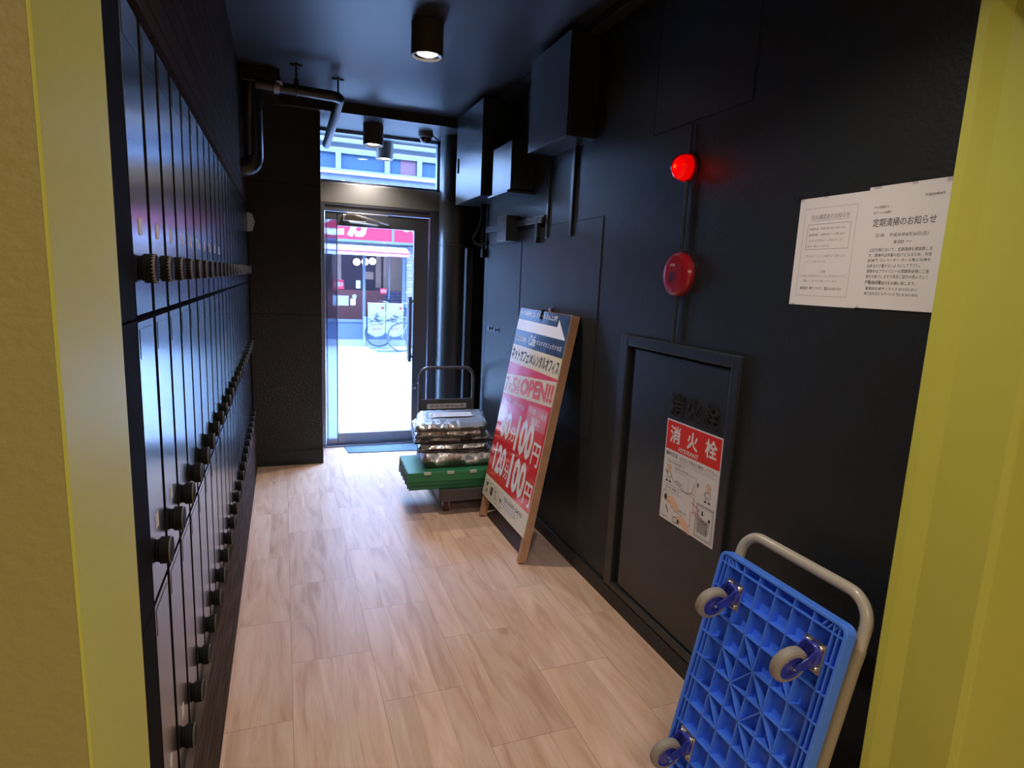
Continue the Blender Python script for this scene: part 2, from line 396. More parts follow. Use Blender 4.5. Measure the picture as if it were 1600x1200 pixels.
# ================================================================ SETTING
struct(MB().box((-2.2, -2.6, -.12), (3.2, 5.44, 0)).build('floor', 'floor'))
struct(MB().box((-.9, .70, 2.71), (2.0, 4.84, 2.85)).build('ceiling', 'ceiling'))
struct(MB().box((-.9, 4.84, 2.64), (2.0, 5.46, 2.85)).build('trim_1', 'ceiling'))
struct(MB().box((-6, 5.60, 2.66), (8, 6.02, 2.80)).box((-6, 5.70, 2.648), (8, 5.72, 2.66)).box((-6, 5.98, 2.62), (8, 6.05, 2.80)).build('trim_7', 'soffit_white'))          # lowered soffit by the entrance
struct(MB().box((.0, 4.80, 2.638), (1.44, 4.86, 2.71)).build('trim_2', 'black_metal', bevel=.004))
struct(MB().box((1.375, 1.2, 2.665), (1.44, 4.80, 2.71)).build('trim_3', 'black_rough', bevel=.004))
# left wall (tiles) behind and above the mailboxes, plinth below them
struct(MB().box((-.60, .92, 0), (-.252, 4.88, 2.71)).box((-.252, .92, 1.945), (LW-.002, 4.88, 2.71)).build('wall_left', 'brick_black'))
struct(MB().box((-.252, .92, 0), (-.208, 4.88, .402)).build('baseboard_left', 'plinth', bevel=.002))
# textured pier at the end of the left wall
struct(MB().box((-.9, 4.88, 0), (.275, 5.40, 2.64)).build('wall_back', 'pillar', bevel=.004))
mb = MB(); mb.box((-.25, 4.868, 0), (.277, 4.90, .115)); struct(mb.build('baseboard_back', 'black_wall', bevel=.002))
mb = MB(); mb.box((-.24, 4.8775, 1.172), (.2755, 4.882, 1.178)); mb.box((-.24, 4.8775, 2.118), (.2755, 4.882, 2.124)); struct(mb.build('trim_4', 'black_rough'))
# right wall, with a recess beyond it
mb = MB(); mb.box((W, .92, 0), (1.75, 1.62, 2.85)); mb.box((W, 1.62, 0), (1.75, 2.385, .09)); mb.box((W, 1.62, 1.27), (1.75, 2.385, 2.85))
mb.box((W, 2.385, 0), (1.75, 4.48, 2.85)); mb.box((1.72, 1.6, 0), (1.75, 2.4, 1.3))
struct(mb.build('wall_right', 'black_wall'))
struct(MB().box((1.72, 4.48, 0), (1.95, 5.40, 2.85)).build('wall_recess', 'black_wall'))
mb = MB(); mb.box((W-.012, .92, 0), (W, 4.48, .078)); struct(mb.build('baseboard_right', 'black_wall', bevel=.003))
# the entrance wall around the door
mb = MB(); mb.box((1.285, 5.38, 0), (1.95, 5.50, 2.85)); mb.box((-8, 5.44, 0), (.275, 5.60, 2.64)); mb.box((1.95, 5.44, 0), (12, 5.60, 2.64))
mb.box((-8, 5.44, 2.64), (12, 5.60, 9))
struct(mb.build('wall_entrance', 'black_wall'))
# yellow room the camera stands in
mb = MB(); mb.box((-2.2, .7005, 0), (-.2075, .92, 2.85)); mb.box((1.42, .748, 0), (3.2, .92, 2.85)); mb.box((-.235, .70, 2.12), (1.42, .92, 2.85))
struct(mb.build('wall_front', 'yellow_wall'))
mb = MB(); mb.box((-2.3, -2.6, 0), (-2.2, .92, 2.6)); struct(mb.build('wall_room_left', 'yellow_wall'))
mb = MB(); mb.box((3.2, -2.6, 0), (3.3, .92, 2.6)); struct(mb.build('wall_room_right', 'yellow_wall'))
mb = MB(); mb.box((-2.3, -2.7, 0), (3.3, -2.6, 2.6)); struct(mb.build('wall_room_back', 'yellow_wall'))
struct(MB().box((-2.3, -2.7, 2.46), (3.3, .70, 2.6)).build('ceiling_room', mat('off_white_ceiling', (.7, .68, .6), .7)))
# steel door frame of that room: profiled jambs and head
jl = [(-.2076, .699), (-.2065, .699), (-.2045, .701), (-.1975, .918), (-.199, .922), (-.2076, .922)]
jr = [(1.80, .735), (1.352, .735), (1.343, .748), (1.338, .868), (1.322, .905), (1.318, .925), (1.4195, .925), (1.4195, .7478), (1.80, .7478)]
fr = MB(); fr.prism(jl, 0, 2.12); struct(fr.build('trim_5', 'yellow_frame', bevel=.003))
fr = MB(); fr.prism(jr[::-1], 0, 2.12); struct(fr.build('trim_6', 'yellow_frame', bevel=.004, seg=3))

# ---------------- entrance door
d = thing('door_1', 'narrow stainless framed glass entrance door at the end of the corridor', 'door', (.75, 5.36, 0)); d['kind'] = 'structure'
mb = MB()
mb.box((.275, 5.33, 0), (.328, 5.43, 2.05)); mb.box((1.205, 5.33, 0), (1.285, 5.43, 2.05)); mb.box((.275, 5.33, 2.045), (1.285, 5.43, 2.07))
mb.box((.275, 5.345, 2.0), (1.285, 5.42, 2.045)); mb.box((.275, 5.31, 0), (1.285, 5.44, .012))
mb.build('door_frame', 'dark_stainless', d, .003)
mb = MB(); mb.box((.275, 5.325, 2.062), (1.285, 5.44, 2.222)); mb.build('header_panel', 'stainless', d, .004)
mb = MB(); mb.box((.334, 5.36, .016), (.339, 5.40, 1.995)); mb.box((.424, 5.36, .016), (.432, 5.40, 1.995)); mb.box((.345, 5.36, .016), (.349, 5.40, 1.995)); mb.box((.334, 5.36, .016), (.432, 5.40, .06)); mb.box((.334, 5.36, 1.93), (.432, 5.40, 1.995)); mb.box((1.072, 5.36, .016), (1.2, 5.40, 1.995)); mb.box((.432, 5.36, 1.885), (1.072, 5.40, 1.995))
lf = mb.build('door_leaf', 'dark_stainless', d, .002)
MB().box((.433, 5.357, .016), (1.071, 5.40, .112)).build('kick_rail', 'rail_metal', d, .002)
MB().box((.336, 5.374, .05), (.43, 5.388, 1.94)).build('frosted_strip', 'frosted', d)
MB().box((.43, 5.376, .11), (1.075, 5.384, 1.89)).build('glass_pane', 'glass', d)
mb = MB(); mb.box((1.028, 5.325, .745), (1.056, 5.345, 1.322)); mb.box((1.03, 5.34, .78), (1.08, 5.365, .80)); mb.box((1.03, 5.34, 1.27), (1.08, 5.365, 1.29))
mb.box((1.035, 5.415, .745), (1.06, 5.44, 1.322)); mb.box((1.035, 5.395, .79), (1.09, 5.42, .81)); mb.box((1.035, 5.395, 1.26), (1.09, 5.42, 1.28))
mb.build('pull_handle', 'shop_frame', d, .004)
mb = MB(); mb.cyl((1.095, 5.362, .50), (1.095, 5.335, .50), .016); mb.cyl((1.12, 5.362, .545), (1.12, 5.345, .545), .010); mb.build('lock_knob', 'chrome', d)
cl = MB(); cl.box((.47, 5.315, 1.925), (.66, 5.36, 1.975)); clo = cl.build('door_closer', 'stainless', d, .004)
cl = MB(); cl.box((.50, 5.29, 1.978), (.84, 5.315, 1.990)); cl.box((-.15, -.008, -.006), (.15, .008, .006), X=Matrix.Translation((.70, 5.30, 1.945)) @ Matrix.Rotation(.20, 4, 'Y')); cl.box((-.12, -.008, -.005), (.12, .008, .005), X=Matrix.Translation((.64, 5.31, 1.91)) @ Matrix.Rotation(.05, 4, 'Y'))
cl.build('closer_arm', 'steel', clo, .002)

# ---------------- transom window above the door
t = thing('window_1', 'wide transom window above the entrance door', 'window', (.78, 5.40, 2.22)); t['kind'] = 'structure'
mb = MB(); mb.box((.275, 5.36, 2.222), (1.30, 5.42, 2.245)); mb.box((.275, 5.36, 2.222), (.300, 5.42, 2.64)); mb.box((1.262, 5.36, 2.222), (1.30, 5.42, 2.64)); mb.box((.275, 5.36, 2.615), (1.30, 5.42, 2.64))
mb.build('window_frame', 'dark_stainless', t, .002)
MB().box((.299, 5.386, 2.244), (1.264, 5.392, 2.616)).build('glass_pane', 'glass', t)

# ================================================================ MAILBOXES (three tiers of 23 doors)
PITCH, Y0, ND = .1535, 1.152, 23
tiers = [('lowest tier of black mailboxes, just above the dark brown plinth', .395),
         ('middle tier of black mailboxes, between the top tier and the lowest', .902),
         ('top tier of black mailboxes with white name labels, at eye height', 1.410)]
dm = MB(); dm.box((-.012, 0, .006), (0, .1275, .502)); 
dm.box((0, .010, .44), (.0008, .118, .490))                       # mail slot flap
kx = MB(); prof = [(.0, .0), (.018, .0), (.021, .003), (.021, .006), (.0245, .008), (.0245, .0235), (.0228, .0262), (.018, .0268), (.0, .0268)]
kx.lathe(prof, Matrix.Rotation(PI/2, 4, 'Y'), 26, mis=[0, 0, 0, 0, 0, 1, 0, 0])
lm = MB(); lm.box((0, -.0125, -.014), (.0009, .0125, .014))
first = {}
for ti, (lab, z0) in enumerate(tiers):
    t = thing('mailbox_unit', lab, 'mailboxes', (LW, 1.02, z0), 'black mailbox tiers along the left wall')
    y_end = 4.868
    mb = MB(); mb.box((LW-.026, 1.021, z0), (LW-.011, y_end, z0+.507))            # recessed front
    mb.box((LW-.026, 1.021, z0+.0015), (LW, Y0-.006, z0+.5055))                   # stile by the yellow frame
    mb.box((LW-.026, Y0+ND*PITCH-.018, z0+.0015), (LW, y_end, z0+.5055))           # end panel
    mb.build('casing', 'casing', t, .0015)
    for k in range(ND):
        y = Y0 + k*PITCH
        if 'd' not in first: first['d'] = dm.build('mailbox_door', 'black_gloss', None, .002); D = first['d']
        else: D = bpy.data.objects.new('mailbox_door', first['d'].data); col.objects.link(D); b = D.modifiers.new('bevel', 'BEVEL'); b.width = .002; b.segments = 2; b.limit_method = 'ANGLE'
        D.location = (LW, y, z0); D.rotation_euler = (0, 0, math.radians(random.uniform(-.15, .15)))
        attach(D, t)
        kk = 'top' if ti == 2 else 'low'
        if kk not in first:
            kq = MB(); kq.lathe(prof, Matrix.Rotation(PI/2, 4, 'Y'), 36, mis=[0, 0, 0, 0, 0, 1, 0, 0])
            if ti == 2:
                for q_ in range(24): a_ = q_*PI/12; kq.box((.0215, -.0011, .0222), (.0262, .0011, .0252), 1, X=Matrix.Rotation(a_, 4, 'X'))
            first[kk] = kq.build('dial_knob', ['rubber', 'dial_light' if ti == 2 else 'dial_grey']); Kn = first[kk]
        else: Kn = bpy.data.objects.new('dial_knob', first[kk].data); col.objects.link(Kn)
        Kn.location = (LW-.001, y+.044, z0+.083); attach(Kn, D)
        if ti == 2 or k < 2:
            if 'l' not in first: first['l'] = lm.build('name_label', 'label_white'); Lb = first['l']
            else: Lb = bpy.data.objects.new('name_label', first['l'].data); col.objects.link(Lb)
            if ti == 2 and k > 9: bpy.data.objects.remove(Lb); continue
            Lb.location = (LW, y+.060, z0+.152 if ti == 2 else z0+.135); attach(Lb, D)
# notice pinned to the far end panel
mb = MB(); P_ = F((LW+.002, 4.72, 1.74), (0, 1, 0), (0, 0, 1))
vs = [(LW+.002, 4.72, 1.755), (LW+.03, 4.80, 1.765), (LW+.045, 4.84, 1.83), (LW+.03, 4.84, 1.885), (LW+.012, 4.78, 1.89), (LW+.002, 4.72, 1.885)]
mb.add(vs + [(x-.0015, y, z) for x, y, z in vs], [(0, 1, 2, 3, 4, 5), (11, 10, 9, 8, 7, 6)] + [(i, (i+1) % 6, 6+(i+1) % 6, 6+i) for i in range(6)])
tag(mb.build('paper_notice', 'paper'), 'small curled white paper stuck at the far end of the mailboxes', 'paper')

# ================================================================ CEILING LAMPS
def lamp(x, y, z, label, power):
    t = thing('ceiling_spotlight', label, 'ceiling light', (x, y, z), 'black cylinder ceiling spotlights')
    T = Matrix.Translation((x, y, z))
    mb = MB(); mb.lathe([(0, 0), (.074, 0), (.078, -.004), (.078, -.150), (.076, -.154), (.070, -.154), (.066, -.145)], T, 40); mb.build('housing', 'lamp_black', t)
    mb = MB(); mb.lathe([(.066, -.145), (.052, -.138), (.049, -.132)], T, 40); mb.build('reflector', 'lamp_rim', t)
    mb = MB(); mb.lathe([(.049, -.140), (.03, -.147), (0.0001, -.149)], T, 32); mb.build('bulb', 'bulb', t)
    l = bpy.data.lights.new('spot', 'SPOT'); l.energy = power; l.spot_size = math.radians(125); l.spot_blend = .8; l.shadow_soft_size = .035; l.color = (1., .90, .81)
    o = bpy.data.objects.new('spot', l); o.location = (x, y, z-.16); col.objects.link(o); attach(o, t)
lamp(.68, 3.15, 2.71, 'middle one of the black ceiling spotlights, over the centre of the corridor', 62)
lamp(.68, 1.25, 2.71, 'black ceiling spotlight just past the yellow door frame, nearest the viewer', 46)
lamp(.678, 5.05, 2.64, 'black cylinder spotlight on the lowered ceiling just inside the entrance door', 62)
lamp(.865, 5.70, 2.66, 'glaring spotlight under the outer soffit, seen through the transom window', 16)

# security camera
t = thing('security_camera', 'small dome security camera on the lowered ceiling above the entrance door', 'camera', (1.10, 5.10, 2.64))
T = Matrix.Translation((1.10, 5.10, 2.64))
MB().lathe([(0, 0), (.058, 0), (.060, -.006), (.058, -.034), (.050, -.040), (.048, -.040)], T, 32).build('mount', 'cctv_grey', t)
MB().lathe([(.048, -.040)] + [(.048*math.cos(a), -.040-.045*math.sin(a)) for a in [i*PI/2/8 for i in range(1, 8)]] + [(.0001, -.085)], T, 32).build('dome', 'smoked', t)
MB().tube([(1.155, 5.12, 2.636), (1.19, 5.14, 2.62), (1.22, 5.16, 2.61)], .006, 8).build('cable', 'rubber', t)

# ================================================================ RIGHT WALL: pipes, boxes, panels
mb = MB(); mb.cyl((1.395, 5.16, 0), (1.395, 5.16, 2.64), .150, n=48, cap=False)
mb.lathe([(.1505, 0), (.1525, .002), (.1525, .006), (.1505, .008)], Matrix.Translation((1.395, 5.16, 1.76)), 48)
tag(mb.build('drain_pipe', 'black_metal'), 'thick black vertical pipe standing right of the entrance door', 'pipe')
tag(MB().box((1.388, 4.80, 0), (1.448, 4.86, 1.74)).build('duct_cover', 'black_metal', bevel=.006), 'slim square black duct cover standing at the right edge of the thick pipe', 'duct')

def wall_box(name, label, cat, x, y0, y1, z0, z1, lip=True, seam=True, **k):
    t = thing(name, label, cat, (W, (y0+y1)/2, z0))
    MB().box((x+.014, y0, z0), (W, y1, z1)).build('housing', 'black_metal', t, .004)
    MB().box((x, y0-.003, z0-.002), (x+.0125, y1+.003, z1)).build('cover', 'black_metal', t, .003)
    return t
wall_box('junction_box', 'large black metal box hung under the ceiling, nearest of the boxes on the right wall', 'box', 1.280, 2.79, 3.275, 2.195, 2.665)
tb = wall_box('electrical_cabinet', 'tall black metal cabinet high on the right wall beside the thick pipe', 'box', 1.245, 4.02, 4.655, 2.05, 2.665)
MB().box((1.238, 4.585, 2.27), (1.2455, 4.605, 2.375)).build('latch', 'rubber', tb, .002)
tb = wall_box('electrical_box', 'black metal box with a bottom lip between the tall cabinet and the big box', 'box', 1.285, 3.555, 3.895, 2.04, 2.32)
MB().box((1.262, 3.54, 2.018), (1.44, 3.91, 2.031)).build('lip', 'black_metal', tb, .002)
wall_box('small_junction_box', 'small square black box below the two cabinets on the right wall', 'box', 1.345, 3.765, 3.945, 1.75, 1.91)

def conduit(name, pts, r, label, m='black_metal', cat='conduit', n=10):
    return tag(MB().tube(pts, r, n).build(name, m), label, cat)
conduit('conduit', [(1.428, 2.0, 2.10), (1.428, 2.0, 1.975)], .006, 'thin black conduit running up the wall above the red lamp')
conduit('conduit', [(1.428, 2.0, 1.91), (1.428, 2.0, 1.60)], .006, 'thin black conduit between the red lamp and the round red call point')
conduit('conduit', [(1.428, 2.0, 1.50), (1.428, 2.0, 1.286)], .006, 'thin black conduit from the red call point down to the hydrant cabinet')
tag(MB().box((1.424, 2.975, 1.745), (W, 3.005, 2.195)).build('cable_trunking', 'black_metal', bevel=.003), 'black vertical cable cover hanging below the big near box', 'trunking')
tag(MB().box((1.428, 3.30, 1.75), (W, 3.325, 2.14)).build('cable_trunking', 'black_metal', bevel=.003), 'thinner black vertical cable cover left of the one below the big box', 'trunking')
tag(MB().box((1.410, 3.95, 1.838), (W, 4.40, 1.866)).box((1.418, 3.95, 1.866), (W, 4.40, 1.880)).build('cable_trunking', 'black_metal', bevel=.003), 'black horizontal cable trunking between the small square box and the flexible conduit', 'trunking')
tag(MB().box((1.410, 3.34, 1.838), (W, 3.76, 1.866)).box((1.418, 3.33, 1.866), (W, 3.76, 1.880)).build('cable_trunking', 'black_metal', bevel=.003), 'black horizontal cable trunking between the small square box and the pointed bracket', 'trunking')
tag(MB().prism([(0, 0), (.035, 0), (.035, -.11), (.018, -.145), (0, -.12)], 0, .03, X=F((1.41, 3.44, 1.87), (0, -1, 0), (0, 0, 1)) @ Matrix.Translation((0, 0, -.029))).build('wall_bracket', 'black_metal', bevel=.003), 'small pointed black bracket at the end of the horizontal trunking', 'bracket')
tag(MB().tube([(1.40, 4.47, 2.05), (1.405, 4.47, 1.95), (1.39, 4.50, 1.86), (1.36, 4.53, 1.80), (1.37, 4.50, 1.76), (1.42, 4.46, 1.75), (1.43, 4.40, 1.77)], .012, 10)
    .tube([(1.42, 4.47, 2.05), (1.42, 4.47, 1.80), (1.42, 4.46, 1.72)], .016, 10).box((1.40, 4.42, 1.66), (1.44, 4.47, 1.72)).build('flexible_conduit', 'rubber'),
    'looped black flexible conduit and fitting below the tall cabinet', 'conduit')

def grooves(name, label, segs, cat='panel', t=.0035, pads=()):
    """raised flat panel on the right wall outlined by dark joints"""
    e = thing(name, label, cat, (W, segs[0][0], segs[0][1]))
    y0, z0, y1, z1 = pads
    MB().box((W-.0025, y0+.003, z0+.003), (W-.0001, y1-.003, z1-.003)).build('panel', 'black_wall', e, .001)
    g = MB()
    for a, b, c, dd in segs:
        if abs(a-c) > abs(b-dd): g.box((W-.0028, a, b-t/2), (W-.0001, c, b+t/2))
        else: g.box((W-.0028, a-t/2, b), (W-.0001, a+t/2, dd))
    g.build('joint', 'black_rough', e)
    return e
grooves('access_panel', 'large flat black access panel on the right wall behind the leaning sign', [(2.65, 1.82, 3.70, 1.82), (2.65, .715, 2.65, 1.82), (2.65, .715, 3.70, .715), (3.70, .715, 3.70, 1.82)], pads=(2.65, .715, 3.70, 1.82))
grooves('access_panel', 'flat black access panel high on the right wall above the red lamp', [(1.70, 2.11, 2.27, 2.11), (2.27, 2.11, 2.27, 2.62), (1.70, 2.11, 1.70, 2.62), (1.70, 2.62, 2.27, 2.62)], pads=(1.70, 2.11, 2.27, 2.62))
sd = grooves('service_door', 'black service door with two small knobs at the far end of the right wall', [(3.715, .09, 3.715, 1.745), (3.715, 1.745, 4.40, 1.745), (4.40, .09, 4.40, 1.745), (3.715, .09, 4.40, .09)], 'door', pads=(3.715, .09, 4.40, 1.745))
for yk, s_ in ((4.255, .016), (4.12, .016)):
    k = MB(); k.lathe([(0, 0), (s_, 0), (s_, .004), (.008, .006), (.008, .014), (s_*.9, .018), (s_*.9, .028), (0.0001, .031)], Matrix.Translation((W-.001, yk, 1.145)) @ Matrix.Rotation(-PI/2, 4, 'Y'), 20); k.build('knob', 'dark_stainless', sd)
k = thing('latch_handle', 'small metal latch on the wall just above the leaning sign', 'latch', (W, 3.18, 1.33))
MB().lathe([(0, 0), (.017, 0), (.017, .006), (.009, .010), (.009, .022), (0.0001, .024)], Matrix.Translation((W, 3.18, 1.350)) @ Matrix.Rotation(-PI/2, 4, 'Y'), 20).build('boss', 'dark_stainless', k)
MB().box((W-.024, 3.17, 1.29), (W-.014, 3.19, 1.352)).build('lever', 'steel', k, .003)

# ---------------- fire hydrant cabinet
h = thing('hydrant_cabinet', 'flush black fire hydrant cabinet with raised characters in the right wall', 'cabinet', (W, 2.0, .084))
mb = MB(); ya, yb, za, zb = 1.608, 2.388, .084, 1.283
mb.box((W-.016, 2.325, za), (W+.012, yb, zb)); mb.box((W-.016, ya, za), (W+.012, 1.655, zb)); mb.box((W-.016, 1.655, 1.238), (W+.012, 2.325, zb)); mb.box((W-.016, 1.655, za), (W+.012, 2.325, .118))
mb.build('frame', 'black_metal', h, .005)
hd = MB().box((W-.004, 1.662, .124), (W+.012, 2.278, 1.231)).build('door', 'black_metal', h, .004)
MB().box((W+.012, 1.65, .11), (W+.02, 2.33, 1.24)).build('recess', 'black_rough', h)
mb = MB()
for i, ch in enumerate('消火栓'):
    mb.text(ch, .008+i*.102, 0, .088+i*.102, .088, .001, FW(1.990, 1.005, W-.004), 0, .012, .06)
mb.build('raised_lettering', 'black_rough', hd)

# hydrant instruction sticker
S = FW(1.998, .573, W-.0045); SW, SH = .334, .412
mb = MB(); B = lambda x: x
mb.box((0, 0, .0002), (SW, SH, .0012), 0, X=S)
mb.rect(.005, .292, SW-.005, SH-.005, .0015, S, 1)
for i, ch in enumerate('消火栓'): mb.text(ch, .026+i*.108, .322, .092+i*.108, .392, .0019, S, 0, .025)
mb.text('HYDRANT', .088, .298, .210, .315, .0019, S, 0, .02)
mb.text('操作方法', .010, .266, .085, .284, .0016, S, 2, .012)
mb.text('2人以上で安全に操作して下さい。', .098, .268, .322, .282, .0016, S, 2)
mb.text('Handling of indoor hydrant needs two persons', .10, .260, .30, .265, .0016, S, 3)
for v_ in (.254, .150): mb.line([(.006, v_), (SW-.006, v_)] if v_ > .2 else [(.006, v_), (.20, v_)], .0008, .0016, S, 3)
mb.line([(.20, .15), (.20, .140), (SW-.006, .140)], .0008, .0016, S, 3)
mb.text('①ホースをのばして', .025, .238, .135, .249, .0016, S, 2); mb.text('火元にむける', .075, .222, .160, .233, .0016, S, 2); mb.text('Direct nozzle to fire', .08, .213, .15, .218, .0016, S, 3)
mb.text('②ボタンを押して', .025, .132, .115, .143, .0016, S, 2); mb.text('Push the start button', .05, .122, .13, .127, .0016, S, 3)
mb.text('③バルブをあける', .070, .062, .165, .073, .0016, S, 2); mb.text('Open the valve', .09, .052, .15, .057, .0016, S, 3)
def worker(u, v, f):
    mb.ell(u, v+.052, .012, .013, .0017, S, 0, 16); mb.poly([(u-.016, v+.058), (u+.016, v+.058), (u+.011, v+.070), (u-.011, v+.070)], .0019, S, 4)
    mb.frame(u-.013, v+.020, u+.013, v+.040, .0012, .0019, S, 2)
    mb.ell(u, v+.049, .010, .009, .0021, S, 4, 14); mb.line([(u-.006, v+.050), (u-.002, v+.050)], .0015, .0023, S, 2); mb.line([(u+.002, v+.050), (u+.006, v+.050)], .0015, .0023, S, 2); mb.line([(u-.003, v+.0455), (u+.003, v+.0455)], .001, .0023, S, 2)
    mb.line([(u-.008, v+.020), (u-.010, v+.006)], .0012, .0019, S, 2); mb.line([(u+.008, v+.020), (u+.010, v+.006)], .0012, .0019, S, 2)
    mb.poly([(u-.018, v), (u-.004, v), (u-.005, v+.007), (u-.016, v+.006)], .0021, S, 2); mb.poly([(u+.004, v), (u+.018, v), (u+.015, v+.007), (u+.005, v+.006)], .0021, S, 2)
    mb.line([(u-.013, v+.036), (u-.022, v+.030), (u-.012, v+.022)] if f else [(u+.013, v+.036), (u+.022, v+.030), (u+.012, v+.022)], .0014, .0021, S, 2)
    mb.ell(u, v+.063, .0125, .008, .0018, S, 0, 14)
    mb.line([(u-.013, v+.058), (u-.010, v+.068), (u, v+.072), (u+.010, v+.068), (u+.013, v+.058), (u-.013, v+.058)], .001, .002, S, 2)
worker(.040, .160, False); mb.line([(.018, .205), (.034, .192)], .004, .0024, S, 2)
mb.line([(.060, .184), (.075, .172), (.120, .160), (.150, .152), (.178, .154), (.195, .170), (.200, .200)], .0016, .0019, S, 2)
mb.line([(.085, .176), (.10, .180), (.13, .172), (.12, .168), (.085, .176)], .0012, .0019, S, 2)
mb.frame(.165, .160, .210, .226, .001, .0018, S, 3); worker(.282, .155, True); mb.ell(.222, .205, .006, .009, .0018, S, 3, 10)
def hand(u, v, f=1):
    mb.poly([(u, v), (u+.028*f, v+.018), (u+.055*f, v+.012), (u+.078*f, v-.010), (u+.085*f, v-.040), (u+.060*f, v-.034), (u+.034*f, v-.022), (u+.008*f, v-.014)], .0019, S, 4)
    mb.line([(u+.008*f, v-.014), (u+.022*f, v-.008), (u+.030*f, v-.016)], .0014, .0022, S, 2)
mb.line([(.012, .085), (.008, .105), (.018, .122), (.034, .118)], .0016, .0019, S, 2); mb.ell(.034, .094, .010, .015, .0020, S, 3); mb.ell(.030, .094, .007, .011, .0022, S, 2); hand(.036, .092)
mb.line([(.038, .062), (.056, .036)], .0055, .0019, S, 2)
for a_, b_ in ((.100, .020), (.118, .024)): mb.ell(a_, b_, .014, .014, .0018, S, 3); mb.ell(a_, b_, .010, .010, .002, S, 0)
mb.ell(.124, .022, .006, .010, .0022, S, 2); hand(.112, .036)
mb.frame(.226, .012, .322, .136, .0022, .0018, S, 3); mb.frame(.232, .018, .316, .130, .0010, .0018, S, 3)
mb.line([(.192, .128), (.250, .112)], .002, .0022, S, 5); mb.line([(.208, .150), (.208, .100), (.235, .094)], .002, .0022, S, 5)
mb.line([(.185, .030), (.196, .032), (.196, .090), (.206, .092), (.275, .070), (.288, .078)], .002, .0022, S, 5)
for i in range(9): mb.line([(.244+i*.0062, .030), (.244+i*.0062, .086)], .0034, .002, S, 6)
for i in range(6): mb.line([(.238+i*.010, .098-i*.0035), (.248+i*.010, .088-i*.0035)], .0018, .0021, S, 2)
mb.ell(.262, .112, .004, .007, .002, S, 2); mb.ell(.262, .104, .006, .003, .0021, S, 2); mb.ell(.302, .094, .006, .007, .002, S, 2)
mb.line([(.302, .088), (.302, .045), (.292, .038), (.290, .056)], .002, .0021, S, 2); mb.line([(.238, .118), (.236, .044), (.244, .030)], .0022, .002, S, 2)
mb.text('Toward', .010, .010, .050, .022, .0016, S, 3)
tag(mb.build('hydrant_sign', ['sticker_white', 'sticker_red', 'ink', 'ink_grey', 'skin_print', 'magenta_line', 'ink_grey']), 'red and white fire hydrant instruction sticker on the black cabinet door', 'sign')

# ---------------- red indicator lamp and call point
a = thing('alarm_lamp', 'glowing red dome lamp on the black right wall', 'lamp', (W, 2.01, 1.944))
R = Matrix.Translation((W, 2.01, 1.944)) @ Matrix.Rotation(-PI/2, 4, 'Y')
MB().lathe([(0, 0), (.053, 0), (.053, .012), (.048, .014)], R, 40).build('base', 'red_plastic', a)
MB().lathe([(.0505, .012), (.0500, .028), (.046, .046), (.037, .060), (.025, .068), (.012, .0715), (.0001, .072)], R, 40).build('dome', 'red_dome', a)
MB().lathe([(.0001, .012), (.048, .013), (.047, .030), (.042, .046), (.032, .058), (.018, .065), (.0001, .067)], R, 24).build('inner_diffuser', 'red_lit', a)
MB().lathe([(.0001, .0705)]+[(.009*math.cos(q), .0615+.009*math.sin(q)) for q in (1., .5, 0, -.5, -1.)]+[(.0001, .0525)], R, 16).build('bulb', 'red_core', a)
pl_ = bpy.data.lights.new('glow', 'POINT'); pl_.energy = .12; pl_.color = (1, .04, .03); pl_.shadow_soft_size = .03
po = bpy.data.objects.new('glow', pl_); po.location = (W-.11, 2.01, 1.944); col.objects.link(po); attach(po, a)
c = thing('fire_call_point', 'round red fire alarm call point below the glowing lamp', 'alarm', (W, 2.006, 1.55))
R = Matrix.Translation((W, 2.006, 1.55)) @ Matrix.Rotation(-PI/2, 4, 'Y')
MB().lathe([(0, 0), (.084, 0), (.085, .014), (.080, .026), (.070, .033), (.050, .036), (.0001, .036)], R, 48).build('body', 'red_plastic', c)
Cf = FW(2.006, 1.55, W-.036)
mb = MB(); 
mb.line([(.020, .055), (.030, .030), (.022, .0), (.022, -.025), (.006, -.045), (.006, -.066)], .003, .0008, Cf, 0); mb.build('moulding_line', 'red_dark', c)
mb = MB(); mb.ell(-.008, -.010, .018, .023, .0010, Cf, 0, 28); mb.frame(-.024, .010, .012, .036, .001, .001, Cf, 1); mb.rect(-.020, .030, .010, .040, .0011, Cf, 1)
mb.build('push_button', ['red_dark', 'red_line'], c)

